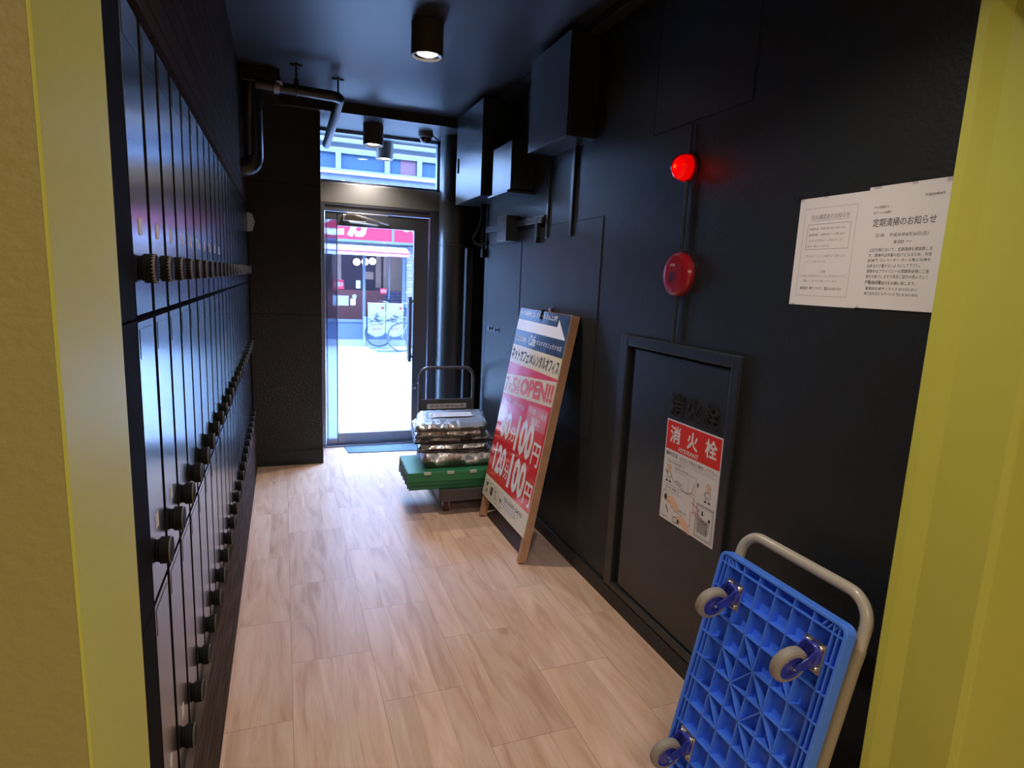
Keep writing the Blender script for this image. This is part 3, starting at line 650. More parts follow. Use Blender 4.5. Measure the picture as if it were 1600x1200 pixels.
# ---------------- two notices on the right wall
def notice(y0, y1, z0, z1, label, build, x=W-.0008):
    t = thing('notice_paper', label, 'notice', (x, (y0+y1)/2, z0), 'white notices taped to the right wall')
    Fr = FW(y0, z0, x); w_, h_ = y0-y1, z1-z0
    mb = MB(); mb.box((0, 0, 0), (w_, h_, .0009), X=Fr); mb.build('sheet', 'paper', t)
    mb = MB(); build(mb, Fr, w_, h_); mb.build('printed_text', ['ink', 'ink_grey', 'ink_faint'], t)
    return t, Fr, w_, h_
def left_print(mb, Fr, w_, h_):
    H = .0011
    mb.frame(.022, .028, w_-.030, h_-.030, .0011, H, Fr, 2)
    mb.text('防火講習会のお知らせ', .048, h_-.062, w_-.052, h_-.048, H, Fr, 1); mb.line([(.048, h_-.065), (w_-.052, h_-.065)], .0008, H, Fr, 1)
    mb.frame(.038, h_-.145, w_-.045, h_-.075, .0010, H, Fr, 1)
    for i, s_ in enumerate(('開催日時  平成30年 9月 10日 (月)', '実施時間   10時00分 ～ 11時 30分', '※当日は館内放送にてご案内いたします')): mb.text(s_, .044, h_-.092-i*.016, w_-.062, h_-.085-i*.016, H, Fr, 1 if i < 2 else 2)
    mb.text('場  所  一階エレベータホール', .044, h_-.140, .120, h_-.133, H, Fr, 1)
    mb.text('ご不明な点がございましたら管理会社までご連絡ください', .040, h_-.168, w_-.050, h_-.161, H, Fr, 2); mb.text('よろしくお願い致します', .040, h_-.183, .115, h_-.176, H, Fr, 2)
    mb.text('ご注意', .098, h_-.212, .118, h_-.204, H, Fr, 1)
    mb.text('※ 共用部には荷物を置かないでください 通行の妨げになります', .030, h_-.224, w_-.040, h_-.217, H, Fr, 2); mb.text('ご理解とご協力をお願いいたします', .036, h_-.238, .16, h_-.231, H, Fr, 2)
    mb.text('管理会社  ㈱サンライズ    電話 03-3255-5011', .035, .045, w_-.050, .054, H, Fr, 0)
def right_print(mb, Fr, w_, h_):
    H = .0011
    mb.text('平成30年8月', w_-.070, h_-.038, w_-.022, h_-.031, H, Fr, 0)
    mb.text('代々木駅前ビル', .020, h_-.056, .062, h_-.049, H, Fr, 0); mb.text('各テナントの皆様へ', .020, h_-.070, .072, h_-.063, H, Fr, 0)
    mb.text('定期清掃のお知らせ', .022, h_-.102, w_-.033, h_-.081, H, Fr, 0, .004)
    mb.text('日 時    平成30年8月26日(日)', .036, h_-.130, w_-.047, h_-.119, H, Fr, 0)
    mb.text('8:00 ～', .088, h_-.146, .135, h_-.137, H, Fr, 0)
    L_ = ('上記日程において、定期清掃を実施致しま', 'す。清掃中は作業の妨げとなるため、共用', '部(廊下･エレベーター･ホール等)に私物を', '出来るだけ置かないようにして下さい。', '清掃中はプライバシーの問題等皆様にご迷', '惑をお掛けしますが何卒ご協力の程よろしく', 'お願いします')
    for i, s_ in enumerate(L_): mb.text(s_, .022, h_-.1645-i*.0135, [w_-.032, w_-.032, w_-.032, w_-.055, w_-.032, w_-.032, .068][i], h_-.1555-i*.0135, H, Fr, 0)
    mb.text('皆様の御協力をお願い致します。', .034, .062, w_-.060, .071, H, Fr, 0)
    mb.text('管理会社:㈱サンライズ 03.3255.5011', .026, .048, w_-.055, .056, H, Fr, 0); mb.text('施工会社:光ビルサービス TEL 03.3631.8762', .024, .035, w_-.050, .043, H, Fr, 0)
n1_, Fr, w_, h_ = notice(1.447, 1.219, 1.466, 1.771, 'white notice with a faint framed text, left one of the pair on the black wall', left_print)
for (a_, b_, c_, d_) in ((-.012, h_-.006, .014, h_+.010), (.085, h_-.004, .097, h_+.012), (.01, -.006, .02, .004)): MB().rect(a_, b_, c_, d_, .0013, Fr).build('tape', 'tape', n1_)
n2_, Fr, w_, h_ = notice(1.2185, .997, 1.468, 1.778, 'white notice with bold Japanese heading, right one beside the yellow frame', right_print, W-.0020)
for (a_, b_, c_, d_) in ((.012, h_-.006, .034, h_+.008), (.115, h_-.006, .130, h_+.010), (.005, -.012, .012, .006), (.20, h_-.01, .224, h_+.006)): MB().rect(a_, b_, c_, d_, .0013, Fr).build('tape', 'tape', n2_)

# ================================================================ LEFT CEILING PIPES
p = thing('ceiling_pipe', 'black pipe hung from the ceiling and turning towards the entrance, upper left', 'pipe', (.1, 4.12, 2.56))
pts = [(-.13, 4.08, 2.565), (.30, 4.12, 2.565)] + arc((.30, 4.17, 2.565), .05, -PI/2, 0, (1, 0, 0), (0, 1, 0), 6) + [(.352, 4.6, 2.54), (.345, 5.30, 2.50)]
MB().tube(pts, .031, 18).build('pipe_run', 'black_metal', p)
for x_, y_ in ((.098, 4.10), (.352, 4.26)):
    mb = MB(); mb.cyl((x_, y_, 2.59), (x_, y_, 2.71), .006, n=10); mb.cyl((x_, y_, 2.59), (x_, y_, 2.625), .014, n=12); mb.box((x_-.035, y_-.006, 2.70), (x_+.035, y_+.006, 2.71)); mb.box((x_-.006, y_-.03, 2.70), (x_+.006, y_+.03, 2.71))
    mb.tube(arc((x_, y_, 2.565), .034, 0, 2*PI, (0, 1, 0), (0, 0, 1), 16), .004, 6)
    mb.build('hanger', 'black_metal', p)
MB().cyl((-.03, 4.09, 2.565), (.0, 4.093, 2.565), .042, n=18).cyl((.0, 4.06, 2.575), (.0, 4.09, 2.60), .02, n=10).build('coupling', 'dark_stainless', p)
v = thing('vertical_pipe', 'thick black pipe dropping from the ceiling in the far left corner', 'pipe', (-.145, 4.3, 2.05))
MB().tube([(-.155, 4.3, 2.71), (-.155, 4.3, 2.19)] + arc((-.225, 4.3, 2.19), .07, 0, -PI/2, (1, 0, 0), (0, 0, 1), 10) + [(-.26, 4.3, 2.12)], .056, 24).build('pipe_run', 'black_metal', v)
MB().box((-.22, 4.24, 2.62), (.005, 4.36, 2.708)).build('ceiling_bracket', 'black_metal', v, .004)

# ================================================================ LEANING SIGNBOARD
th = math.atan2(.235, 1.335); upv = (math.sin(th), 0, math.cos(th))
SG = F((1.150, 3.530, .0), (0, -1, 0), upv); LEN = 1.357; SWD = .72
s = thing('leaning_signboard', 'tall red advertising board on wooden legs leaning against the right wall', 'sign', (1.165, 3.17, 0), None)
for u0, lb in ((.004, 'far'), (SWD-.034, 'near')):
    MB(SG).box((u0, .012, -.046), (u0+.030, LEN, -.001)).build('post', 'wood_post', s, .0015)
mb = MB(SG); mb.box((.034, LEN-.034, -.04), (SWD-.034, LEN, -.004)); mb.box((.034, .20, -.04), (SWD-.034, .23, -.004)); mb.build('crossbar', 'wood_top', s, .0015)
b = MB(); I = Matrix(); V0 = .150
b.box((0, V0, 0), (SWD-.004, LEN-.003, .004), 6, X=SG)
def sr(u0, v0, u1, v1, mi, h=.0048): b.rect(u0, v0, u1, v1, h, SG, mi)
US = (SWD-.004)
sr(0, 1.128, US, LEN-.003, 0)                                       # navy head
b.text('代々木駅前ビル ドトールさん上2階', .010, 1.312, .560, 1.342, .0056, SG, 4, .01)
b.poly([(.008, 1.222), (.705, 1.222), (.585, 1.322), (.578, 1.282), (.008, 1.286)], .0053, SG, 4)
b.text('CUSTOMA', .022, 1.152, .19, 1.186, .0056, SG, 4, .01); b.text('Cafe', .235, 1.146, .335, 1.208, .0056, SG, 4, .012, shear=.3); b.text('カスタマカフェ代々木店', .35, 1.160, .685, 1.188, .0056, SG, 4)
sr(0, 1.018, US, 1.128, 2)
b.text('ネットカフェ', .012, 1.036, .288, 1.112, .0056, SG, 5, .028); b.text('×', .300, 1.045, .350, 1.10, .0056, SG, 5, .01); b.text('レンタルオフィス', .362, 1.036, .704, 1.112, .0056, SG, 5, .028)
sr(0, .285, US, 1.018, 1)
b.poly([(0, .815), (US, .868), (US, 1.004), (0, .938)], .0053, SG, 2)
b.text('7', .014, .828, .060, .922, .0058, SG, 3, .02, drop=-.003); b.text('月', .066, .832, .110, .888, .0058, SG, 3, .012); b.text('5', .124, .838, .190, .935, .0058, SG, 3, .02, drop=-.004); b.text('日', .198, .846, .246, .894, .0058, SG, 3, .012)
b.text('木', .204, .902, .240, .940, .0058, SG, 3, .01)
b.text('OPEN!!', .256, .850, .702, .955, .0058, SG, 3, .045, drop=-.034)
b.text('年会費・入会金いりません♪', .085, .775, .38, .808, .0056, SG, 4)
b.poly([(.425, .710), (.70, .716), (.70, .838), (.425, .828)], .0053, SG, 7); b.text('年会費・入会金', .437, .785, .69, .822, .0058, SG, 4, .006); b.text('無料', .50, .726, .62, .775, .0058, SG, 4, .01)
b.text('60', .085, .555, .235, .735, .0057, SG, 4, .040); b.text('分', .245, .570, .330, .660, .0057, SG, 4, .02); b.text('100', .335, .530, .585, .745, .0057, SG, 4, .040); b.text('円', .600, .530, .700, .655, .0057, SG, 4, .02)
b.text('120', .075, .335, .265, .515, .0057, SG, 4, .040); b.text('分', .275, .345, .345, .435, .0057, SG, 4, .02); b.text('100', .350, .310, .590, .520, .0057, SG, 4, .040); b.text('円', .605, .310, .705, .435, .0057, SG, 4, .02)
b.text('なんと', .010, .455, .062, .485, .0056, SG, 4, .01); b.text('以降', .012, .430, .060, .450, .0056, SG, 4)
sr(0, V0+.001, US, .285, 6)
for i in range(4):
    u = .035+i*.080; pts_ = arc((u+.012, .248, 0), .012, PI, PI/2, (1, 0, 0), (0, 1, 0), 4)+arc((u+.053, .248, 0), .012, PI/2, 0, (1, 0, 0), (0, 1, 0), 4)+arc((u+.053, .180, 0), .012, 0, -PI/2, (1, 0, 0), (0, 1, 0), 4)+arc((u+.012, .180, 0), .012, -PI/2, -PI, (1, 0, 0), (0, 1, 0), 4)
    b.line([(q.x, q.y) for q in pts_]+[(pts_[0].x, pts_[0].y)], .002, .0053, SG, 5)
b.poly([(.045, .245), (.080, .245), (.062, .215), (.052, .222)], .0053, SG, 5); b.ell(.067, .195, .014, .016, .0053, SG, 5); b.line([(.048, .21), (.085, .18)], .004, .0055, SG, 6)
b.rect(.128, .188, .146, .240, .0053, SG, 5); b.rect(.149, .188, .167, .240, .0053, SG, 5)
b.line([(.208, .24), (.214, .215), (.232, .205), (.232, .190)], .006, .0053, SG, 5); b.ell(.222, .236, .006, .007, .0053, SG, 5); b.line([(.21, .19), (.245, .19)], .004, .0053, SG, 5)
b.poly([(.288, .215), (.306, .220), (.314, .238), (.318, .218), (.334, .214), (.318, .207), (.312, .188), (.306, .208)], .0053, SG, 5)
b.text('03-6300-5470', .365, .232, .640, .256, .0053, SG, 5, .01)
b.text('渋谷区代々木1丁目32-1', .365, .212, .56, .224, .0053, SG, 8); b.text('代々木駅前ビル3階', .365, .194, .52, .205, .0053, SG, 8); b.text('受付', .53, .194, .57, .206, .0053, SG, 5)
b.build('poster_panel', ['print_navy', 'print_red', 'print_cream', 'print_orange', 'print_white', 'print_black', 'print_pale', 'print_blush', 'print_blue'], s)
mb = MB(SG); mb.box((.330, LEN-.05, .006), (.352, LEN+.006, .010)); mb.box((.330, LEN-.003, -.03), (.352, LEN+.006, .010)); mb.build('clip', 'rubber', s, .002)
for u_ in (.003, .665): pass

# ================================================================ BLUE PLATFORM TROLLEY leaning on the right wall
tl = math.atan2(.150, .70); Lt = .72
# local frame: u along the wall towards the viewer, v down the deck, n out of the underside
TR = F((1.268, 1.428, .7045), (0, -1, 0), (-math.sin(tl), 0, -math.cos(tl)))
nrm = TR.to_3x3() @ Vector((0, 0, 1))
if nrm.x > 0: TR = TR @ Matrix.Scale(-1, 4, (0, 0, 1))
t = thing('platform_trolley', 'bright blue plastic platform trolley standing on end against the right wall', 'trolley', (1.12, 1.2, 0))
UW, VL, TH = .462, .722, .036
def ring(u0, v0, u1, v1, r, n=5):
    out = []
    for (cu, cv, a0) in ((u0+r, v0+r, PI), (u1-r, v0+r, -PI/2), (u1-r, v1-r, 0), (u0+r, v1-r, PI/2)):
        for i in range(n+1): out.append((cu+r*math.cos(a0+i*PI/2/n), cv+r*math.sin(a0+i*PI/2/n)))
    return out
mb = MB(TR)
o_ = ring(0, 0, UW, VL, .024); i_ = ring(.010, .010, UW-.010, VL-.010, .016); n_ = len(o_)
# rim walls: outer side, lip, inner side ; floor of the tray
vs = [(a_, b_, -TH) for a_, b_ in o_]+[(a_, b_, 0) for a_, b_ in o_]+[(a_, b_, 0) for a_, b_ in i_]+[(a_, b_, -TH+.004) for a_, b_ in i_]
fs = []
for i in range(n_):
    j = (i+1) % n_
    fs += [(i, j, n_+j, n_+i), (n_+i, n_+j, 2*n_+j, 2*n_+i), (2*n_+i, 2*n_+j, 3*n_+j, 3*n_+i)]
fs += [tuple(range(3*n_, 4*n_)), tuple(range(n_-1, -1, -1))]
mb.add(vs, fs)
mb.build('deck', 'blue_plastic', t, .0025)
rb = MB(TR); zb0 = -TH+.004
def rib(a_, b_, c_, d_, w_=.0036, hgt=-.003):
    L = math.hypot(c_-a_, d_-b_); X = Matrix.Translation((a_, b_, 0)) @ Matrix.Rotation(math.atan2(d_-b_, c_-a_), 4, 'Z')
    rb.prism([(0, -w_/2), (L, -w_/2), (L, w_/2), (0, w_/2)], zb0, hgt, X=X)
cols_ = [.010, .024, .040, .104, .168, .232, .296, .360, .422, .438, .452]
rows_ = [.010, .034, .112, .188, .264, .340, .416, .492, .568, .646, .690, .712]
for u_ in cols_[1:-1]: rib(u_, .010, u_, VL-.010)
for v_ in rows_[1:-1]: rib(.010, v_, UW-.010, v_)
for (i, j) in ((3, 4), (4, 3), (4, 5), (5, 4), (5, 6), (6, 5), (3, 6), (6, 3), (4, 4), (5, 5)):
    u0_, u1_ = cols_[i], cols_[i+1] if i+1 < len(cols_) else UW; v0_, v1_ = rows_[j], rows_[j+1]
    if (i+j) % 2: rib(u0_, v0_, u1_, v1_)
    else: rib(u1_, v0_, u0_, v1_)
for k in range(3):
    for (u_, s_) in ((.03, 1), (UW-.03, -1)): rib(u_+s_*k*.016, .012, u_+s_*(k*.016+.014), .034, .003)
rb.build('underside_ribs', 'blue_plastic', t)
def caster(u, v, yaw):
    cst = MB(TR)
    cst.box((u-.033, v-.040, -.002), (u+.033, v+.040, .003)); o = cst.build('caster', 'steel', t, .006)
    for a_ in (-.021, .021):
        for b_ in (-.027, .027): MB(TR).lathe([(0.0001, .012), (.005, .011), (.0075, .008), (.0075, .003)], Matrix.Translation((u+a_, v+b_, 0)), 10).build('bolt', 'steel', o)
    LM = TR @ Matrix.Translation((u, v, .003)) @ Matrix.Rotation(yaw, 4, 'Z') @ Matrix.Scale(1.18, 4)      # fork trails along local +v
    f = MB(LM)
    f.lathe([(0.0001, .012), (.022, .012), (.026, .008), (.026, .0), (.0, .0)], None, 24)
    for sx in (-.0175, .0175):
        f.prism([(-.024, .006), (.022, .006), (.030, .030), (.034, .050), (.026, .058), (.016, .052), (-.004, .030), (-.024, .020)], sx-.0015, sx+.0015, X=Matrix(((0, 0, 1, 0), (1, 0, 0, 0), (0, 1, 0, 0), (0, 0, 0, 1))))
    f.box((-.0175, -.024, .006), (.0175, .020, .012))
    f.build('fork', 'blue_dark', o, .0015)
    Wm = LM @ Matrix.Translation((0, .030, .050)) @ Matrix.Rotation(PI/2, 4, 'Y')
    wl = MB(Wm); wl.lathe([(.030, -.0125), (.038, -.012), (.0425, -.008), (.0435, 0), (.0425, .008), (.038, .012), (.030, .0125)], None, 36); 
    wl.build('tyre', 'grey_rubber', o)
    wl = MB(Wm); wl.lathe([(.0001, -.0125), (.010, -.0125), (.013, -.010), (.026, -.009), (.031, -.0125)], None, 32); wl.lathe([(.031, .0125), (.026, .009), (.013, .010), (.010, .0125), (.0001, .0125)], None, 32); wl.build('hub', 'blue_dark', o)
    wl = MB(Wm); wl.cyl((0, 0, -.024), (0, 0, .024), .0055, n=12); wl.build('axle', 'chrome', o)
caster(.092, .105, .25); caster(.390, .110, .22); caster(.078, .605, .15); caster(.390, .605, .1)
# folded handle on the far side
hz = -TH-.030
hp = [(.012, .46, hz), (.012, .03, hz)]+[tuple(q) for q in arc((.082, .0, hz), .070, PI, 1.5*PI, (1, 0, 0), (0, 1, 0), 10)]+[(.378, -.070, hz)]+[tuple(q) for q in arc((.386, .0, hz), .070, 1.5*PI, 2*PI, (1, 0, 0), (0, 1, 0), 10)][1:]+[(.456, .06, hz)]
MB(TR).tube(hp, .0155, 18).build('handle', 'beige_tube', t)
MB(TR).tube([(.456, .055, hz), (.456, .10, hz+.004), (.452, .62, hz+.006)], .0175, 16).build('handle_sleeve', 'beige_dark', t)
MB(TR).tube([(.012, .44, hz), (.014, .62, hz+.006)], .0175, 16).build('handle_sleeve', 'beige_dark', t)
for a_ in (0, UW-.030): MB(TR).box((a_, .60, -TH-.045), (a_+.030, .66, -TH+.002)).build('handle_hinge', 'blue_dark', t, .004)

# ================================================================ DARK CART WITH CRATES AND BAGS
cr = thing('platform_cart', 'dark metal platform cart with upright handle in front of the thick pipe', 'cart', (1.14, 4.05, 0))
mb = MB(); mb.prism([(.905, 3.60), (.925, 3.575), (1.335, 3.575), (1.355, 3.60), (1.365, 4.49), (.945, 4.49)], .092, .165); mb.build('deck', 'cart_deck', cr, .006, 3)
mb = MB(); pts = [(.962, 4.50, .14), (.962, 4.50, .735)]+arc((1.032, 4.50, .745), .070, PI, PI/2, (1, 0, 0), (0, 0, 1), 8)+arc((1.312, 4.50, .745), .070, PI/2, 0, (1, 0, 0), (0, 0, 1), 8)+[(1.385, 4.50, .735), (1.385, 4.50, .14)]
mb.tube(pts, .0135, 14); mb.build('handle', 'cart_dark', cr)
hp_ = MB().box((.975, 4.492, .19), (1.372, 4.506, .572)).build('back_plate', 'cart_dark', cr, .004)
Fp = F((1.0, 4.490, .498), (1, 0, 0), (0, 0, 1)); mb = MB(); mb.rect(.02, 0, .33, .038, .001, Fp, 0); mb.text('業務用運搬台車', .035, .008, .315, .030, .002, Fp, 1, .01); mb.build('name_plate', ['label_white', 'ink_grey'], hp_)
for (x_, y_) in ((.965, 3.66), (1.30, 3.68), (.99, 4.42), (1.31, 4.42)):
    mb = MB(); mb.box((x_-.03, y_-.03, .084), (x_+.03, y_+.03, .092)); mb.box((x_-.022, y_-.02, .038), (x_-.018, y_+.02, .086)); mb.box((x_+.018, y_-.02, .038), (x_+.022, y_+.02, .086)); cs = mb.build('caster', 'steel', cr)
    MB().cyl((x_-.014, y_, .040), (x_+.014, y_, .040), .040, n=28).build('wheel', mat('brown_cart_wheel', (.10, .035, .03), .5) if x_ < 1 and y_ < 4 else 'rubber', cs)
def crate(x0, y0, z0, w_, d_, h_, rot, label, clips):
    T = Matrix.Translation((x0, y0, z0)) @ Matrix.Rotation(rot, 4, 'Z')
    g = thing('folding_crate', label, 'crate', (x0+w_/2, y0+d_/2, z0), 'folded green crates on the dark cart')
    mb = MB(T); mb.box((0, 0, 0), (w_, d_, h_)); mb.build('body', 'green', g, .004)
    mb = MB(T); mb.box((-.002, .02, .008), (.004, d_-.02, h_-.010)); 
    for i in range(5): mb.box((-.006, .03+i*(d_-.08)/4, .004), (.0, .045+i*(d_-.08)/4, h_-.004))
    mb.box((.01, -.004, h_*.45), (w_-.01, .002, h_*.55)) if not clips else None
    mb.build('side_ribs', 'green_dark', g, .001)
    if clips:
        for i in range(4): MB(T).box((.10+i*.148, -.005, h_-.016), (.145+i*.148, .012, h_+.001)).build('clip', 'clip', g, .002)
crate(.718, 3.625, .166, .585, .43, .053, -.03, 'lower of the two folded green crates, lying on the cart deck', False)
crate(.708, 3.610, .2235, .60, .40, .062, -.045, 'upper folded green crate with pale clips, directly under the silver bags', True)

def bag(x0, y0, z0, w_, d_, h_, rot, label, m, seed, sag=.010, edge=False, sh=.12):
    rnd = random.Random(seed); T = Matrix.Translation((x0, y0, z0)) @ Matrix.Rotation(rot, 4, 'Z') @ Matrix(((1, sh, 0, 0), (0, 1, 0, 0), (0, 0, 1, 0), (0, 0, 0, 1)))
    g = thing('insulated_bag', label, 'bag', (x0+w_/2, y0+d_/2, z0), 'silver insulated bags stacked on the cart')
    nx, ny = 22, 16; mb = MB(T); vs = []; R_ = min(h_*.48, .022)
    def edge_off(t_, L_):      # rounded profile
        return max(0, 1-min(t_, L_-t_)/R_)
    for side in (0, 1):
        for j in range(ny+1):
            for i in range(nx+1):
                x = w_*i/nx; y = d_*j/ny
                e_ = max(edge_off(x, w_), edge_off(y, d_)); q = 1-math.sqrt(max(0, 1-e_*e_))
                z = (h_ - h_*.5*q) if side else (h_*.5*q)
                if side: z += (math.sin(x*26+seed)*math.cos(y*19+seed*2)*.35+rnd.uniform(-.5, .5))*.0035 - sag*math.sin(PI*i/nx)*math.sin(PI*j/ny)*.5
                vs.append((x+rnd.uniform(-.002, .002), y+(rnd.uniform(-.004, .004) if 0 < i < nx else 0), z))
    n1 = (nx+1)*(ny+1); fs = []
    for j in range(ny):
        for i in range(nx):
            a_ = j*(nx+1)+i; fs.append((a_, a_+nx+1, a_+nx+2, a_+1)); fs.append((n1+a_, n1+a_+1, n1+a_+nx+2, n1+a_+nx+1))
    per = [i for i in range(nx+1)]+[(j)*(nx+1)+nx for j in range(1, ny+1)]+[ny*(nx+1)+i for i in range(nx-1, -1, -1)]+[j*(nx+1) for j in range(ny-1, 0, -1)]
    for a_, b_ in zip(per, per[1:]+per[:1]): fs.append((a_, b_, n1+b_, n1+a_))
    mb.add(vs, fs, 0, True); mb.build('body', m, g)
    if edge:
        mb = MB(T); zz = .008
        mb.tube([(0, -.001, zz), (w_*.3, -.004, zz-.002), (w_*.7, -.003, zz-.003), (w_, -.001, zz)], .0055, 8); mb.tube([(0, -.001, zz), (-.003, d_*.5, zz), (0, d_, zz)], .0055, 8)
        mb.build('black_binding', 'bag_black', g)
    return g, T
ZB = .287
bag(.805, 3.665, ZB, .500, .43, .098, -.03, 'bottommost and thickest silver bag, lying on the green crates', 'foil_dull', 1, .006)
bag(.790, 3.70, ZB+.101, .470, .42, .042, -.06, 'silver bag directly on top of the thick bottom one', 'foil', 2, edge=True)
bag(.775, 3.74, ZB+.146, .525, .40, .040, -.02, 'black edged silver bag, middle one of the stack', 'foil_dull', 3, edge=True)
bag(.775, 3.72, ZB+.189, .470, .42, .040, -.02, 'silver bag just below the lettered top bag', 'foil', 4, edge=True)
g, T = bag(.772, 3.72, ZB+.232, .480, .46, .044, -.02, 'topmost silver bag with a printed white rectangle', 'foil', 5, edge=True, sh=.22)
Ft = T @ F((.09, .20, .0475), (1, 0, 0), (0, 1, 0))
mb = MB(); mb.rect(.02, 0, .29, .12, .0015, Ft, 0); mb.text('MAINTAIN COOL', .04, .075, .27, .105, .002, Ft, 1); mb.text('KEEP TEMPERATURE', .035, .025, .275, .055, .002, Ft, 1); mb.build('printed_label', ['label_white', 'ink_grey'], g)

# door mat
mm = MB(); mm.prism([(.475, 5.30), (.49, 5.10), (1.13, 5.06), (1.14, 5.28)], .0005, .007); tag(mm.build('door_mat', 'mat_blue', bevel=.002), 'thin grey blue mat on the floor inside the entrance door', 'mat')

# ================================================================ OUTSIDE
struct(MB().box((-12, 5.44, -.15), (16, 13.0, 0)).build('street', 'street'))
fb = thing('opposite_building', 'building across the street with a red shop front below blue windows', 'building', (1.7, 13, 0))
Y = 13.0
mb = MB(); mb.box((2.44, Y-.05, 0), (3.4, Y+.3, 2.10)); mb.build('brick_pier', 'brick_out', fb)
mb = MB(); mb.box((-9, Y, 2.10), (14, Y+.4, 3.30)); mb.box((3.4, Y, 0), (14, Y+.4, 2.10)); mb.box((-9, Y, 0), (-1.6, Y+.4, 2.10)); mb.box((-9, Y, 4.30), (14, Y+.4, 5.8)); mb.build('wall', 'facade_white', fb)
mb = MB(); mb.box((-9, Y-.02, 3.26), (14, Y+.3, 3.44)); mb.build('tile_band', 'facade_blue', fb)
mb = MB(); mb.box((-9, Y-.07, 3.43), (14, Y+.1, 3.475)); mb.box((-9, Y-.07, 4.00), (14, Y+.1, 4.03)); mb.build('ledge', 'facade_line', fb)
mb = MB(); mb.box((-9, Y-.015, 3.475), (14, Y+.2, 3.53)); mb.box((-9, Y-.015, 3.83), (14, Y+.2, 4.0)); mb.box((-9, Y-.015, 4.06), (14, Y+.2, 4.32)); mb.build('window_band', 'up_frame', fb)
mb = MB(); mb.box((-9, Y-.02, 4.03), (14, Y+.2, 4.06)); mb.box((-9, Y-.02, 4.20), (14, Y+.2, 4.22)); mb.build('joint_line', 'facade_dark', fb)
xs = [-1.0, .10, 1.07, 2.03, 2.69, 3.6, 4.6]
for i in range(len(xs)-1):
    wn = MB(); wn.box((xs[i]-.05, Y-.02, 3.53), (xs[i]+.05, Y+.1, 3.83)); o = wn.build('upper_window', 'up_frame', fb, .004)
    MB().box((xs[i]+.05, Y+.03, 3.53), (xs[i+1]-.05, Y+.04, 3.83)).build('pane', 'up_glass', o)
MB().box((2.30, Y+.02, 3.53), (2.62, Y+.03, 3.83)).build('curtain', 'up_red', fb)
# shop fascia
sg = MB(); sg.box((-1.6, Y-.14, 2.165), (3.0, Y-.02, 2.95)); so = sg.build('shop_sign', 'shop_red', fb, .004)
MB().box((2.11, Y-.15, 2.165), (2.16, Y-.13, 2.95)).box((-1.6, Y-.16, 2.12), (3.0, Y, 2.17)).build('sign_trim', 'shop_frame', so)
Fs = F((0, Y-.145, 2.24), (1, 0, 0), (0, 0, 1)); mb = MB(); mb.text('と', .62, .0, 1.16, .55, 0, Fs, 0, .05); mb.text('が', 1.22, -.02, 1.80, .55, 0, Fs, 0, .05); mb.text('め', 2.30, .10, 2.8, .6, 0, Fs, 0, .05); mb.build('lettering', 'awning', so)
# awning
aw = MB(); P2 = [(Y-.02, 2.085), (Y-.45, 1.955), (Y-.45, 1.86), (Y-.44, 1.86), (Y-.44, 1.945), (Y-.02, 2.07)]
aw.prism(P2, -1.6, 2.42, X=Matrix(((0, 0, 1, 0), (1, 0, 0, 0), (0, 1, 0, 0), (0, 0, 0, 1)))); ao = aw.build('awning', 'awning', fb)
MB().box((-1.6, Y-.457, 1.915), (2.425, Y-.438, 1.945)).box((2.0, Y-.455, 1.86), (2.425, Y-.438, 1.872)).build('awning_stripe', 'awning_pink', ao)
# shop room
mb = MB(); mb.box((-1.6, Y+2.4, 0), (3.4, Y+2.5, 2.6)); mb.box((-1.7, Y, 0), (-1.6, Y+2.5, 2.6)); mb.box((3.3, Y, 0), (3.4, Y+2.5, 2.6)); mb.box((-1.6, Y+.4, 2.1), (3.3, Y+2.5, 2.2)); mb.box((-1.6, Y, -.05), (3.3, Y+2.5, .0)); mb.build('shop_interior', 'shop_dark', fb)
MB().box((2.15, Y+1.2, .9), (2.65, Y+1.26, 2.1)).box((1.02, Y+1.2, 1.3), (1.22, Y+1.26, 2.1)).box((1.98, Y+1.2, 1.2), (2.10, Y+1.26, 2.0)).box((1.74, Y+1.2, 1.38), (1.93, Y+1.22, 1.55)).build('wall_panel', 'shop_wall', fb)
MB().box((.6, Y+.8, .0), (2.12, Y+1.1, 1.14)).build('counter', 'shop_brown', fb); MB().box((2.13, Y+.8, .0), (2.9, Y+1.0, 1.14)).build('brick_counter', 'brick_in', fb)
mb = MB()
mb.box((1.545, Y-.03, 0), (1.60, Y+.04, 2.1)); mb.box((2.36, Y-.03, 0), (2.44, Y+.04, 2.1)); mb.box((2.08, Y, 1.0), (2.10, Y+.03, 2.1)); mb.box((-1.6, Y-.02, .50), (1.56, Y+.03, .56)); mb.build('shop_front_frame', 'shop_frame', fb)
MB().box((-1.6, Y, .14), (1.545, Y+.03, .50)).box((1.60, Y, .14), (2.36, Y+.03, .62)).build('shop_plinth', 'shop_plinth', fb)
MB().box((-1.6, Y-.05, 0), (1.555, Y+.03, .14)).box((1.555, Y-.06, 0), (1.605, Y-.02, .62)).box((1.60, Y-.05, 0), (2.44, Y+.03, .14)).build('sill', 'sill_white', fb)
MB().box((-1.6, Y+.004, .55), (2.38, Y+.010, 2.1)).build('shop_glass', 'glass_shop', fb)
mb = MB(); Fg = F((0, Y-.001, 0), (1, 0, 0), (0, 0, 1))
mb.rect(.95, 1.17, 1.17, 1.36, .001, Fg, 0); mb.text('営業中', .98, 1.21, 1.15, 1.32, .003, Fg, 1, .02)
mb.rect(1.90, 1.10, 2.04, 1.22, .001, Fg, 0); mb.text('OPEN', 1.91, 1.13, 2.03, 1.19, .003, Fg, 1, .02)
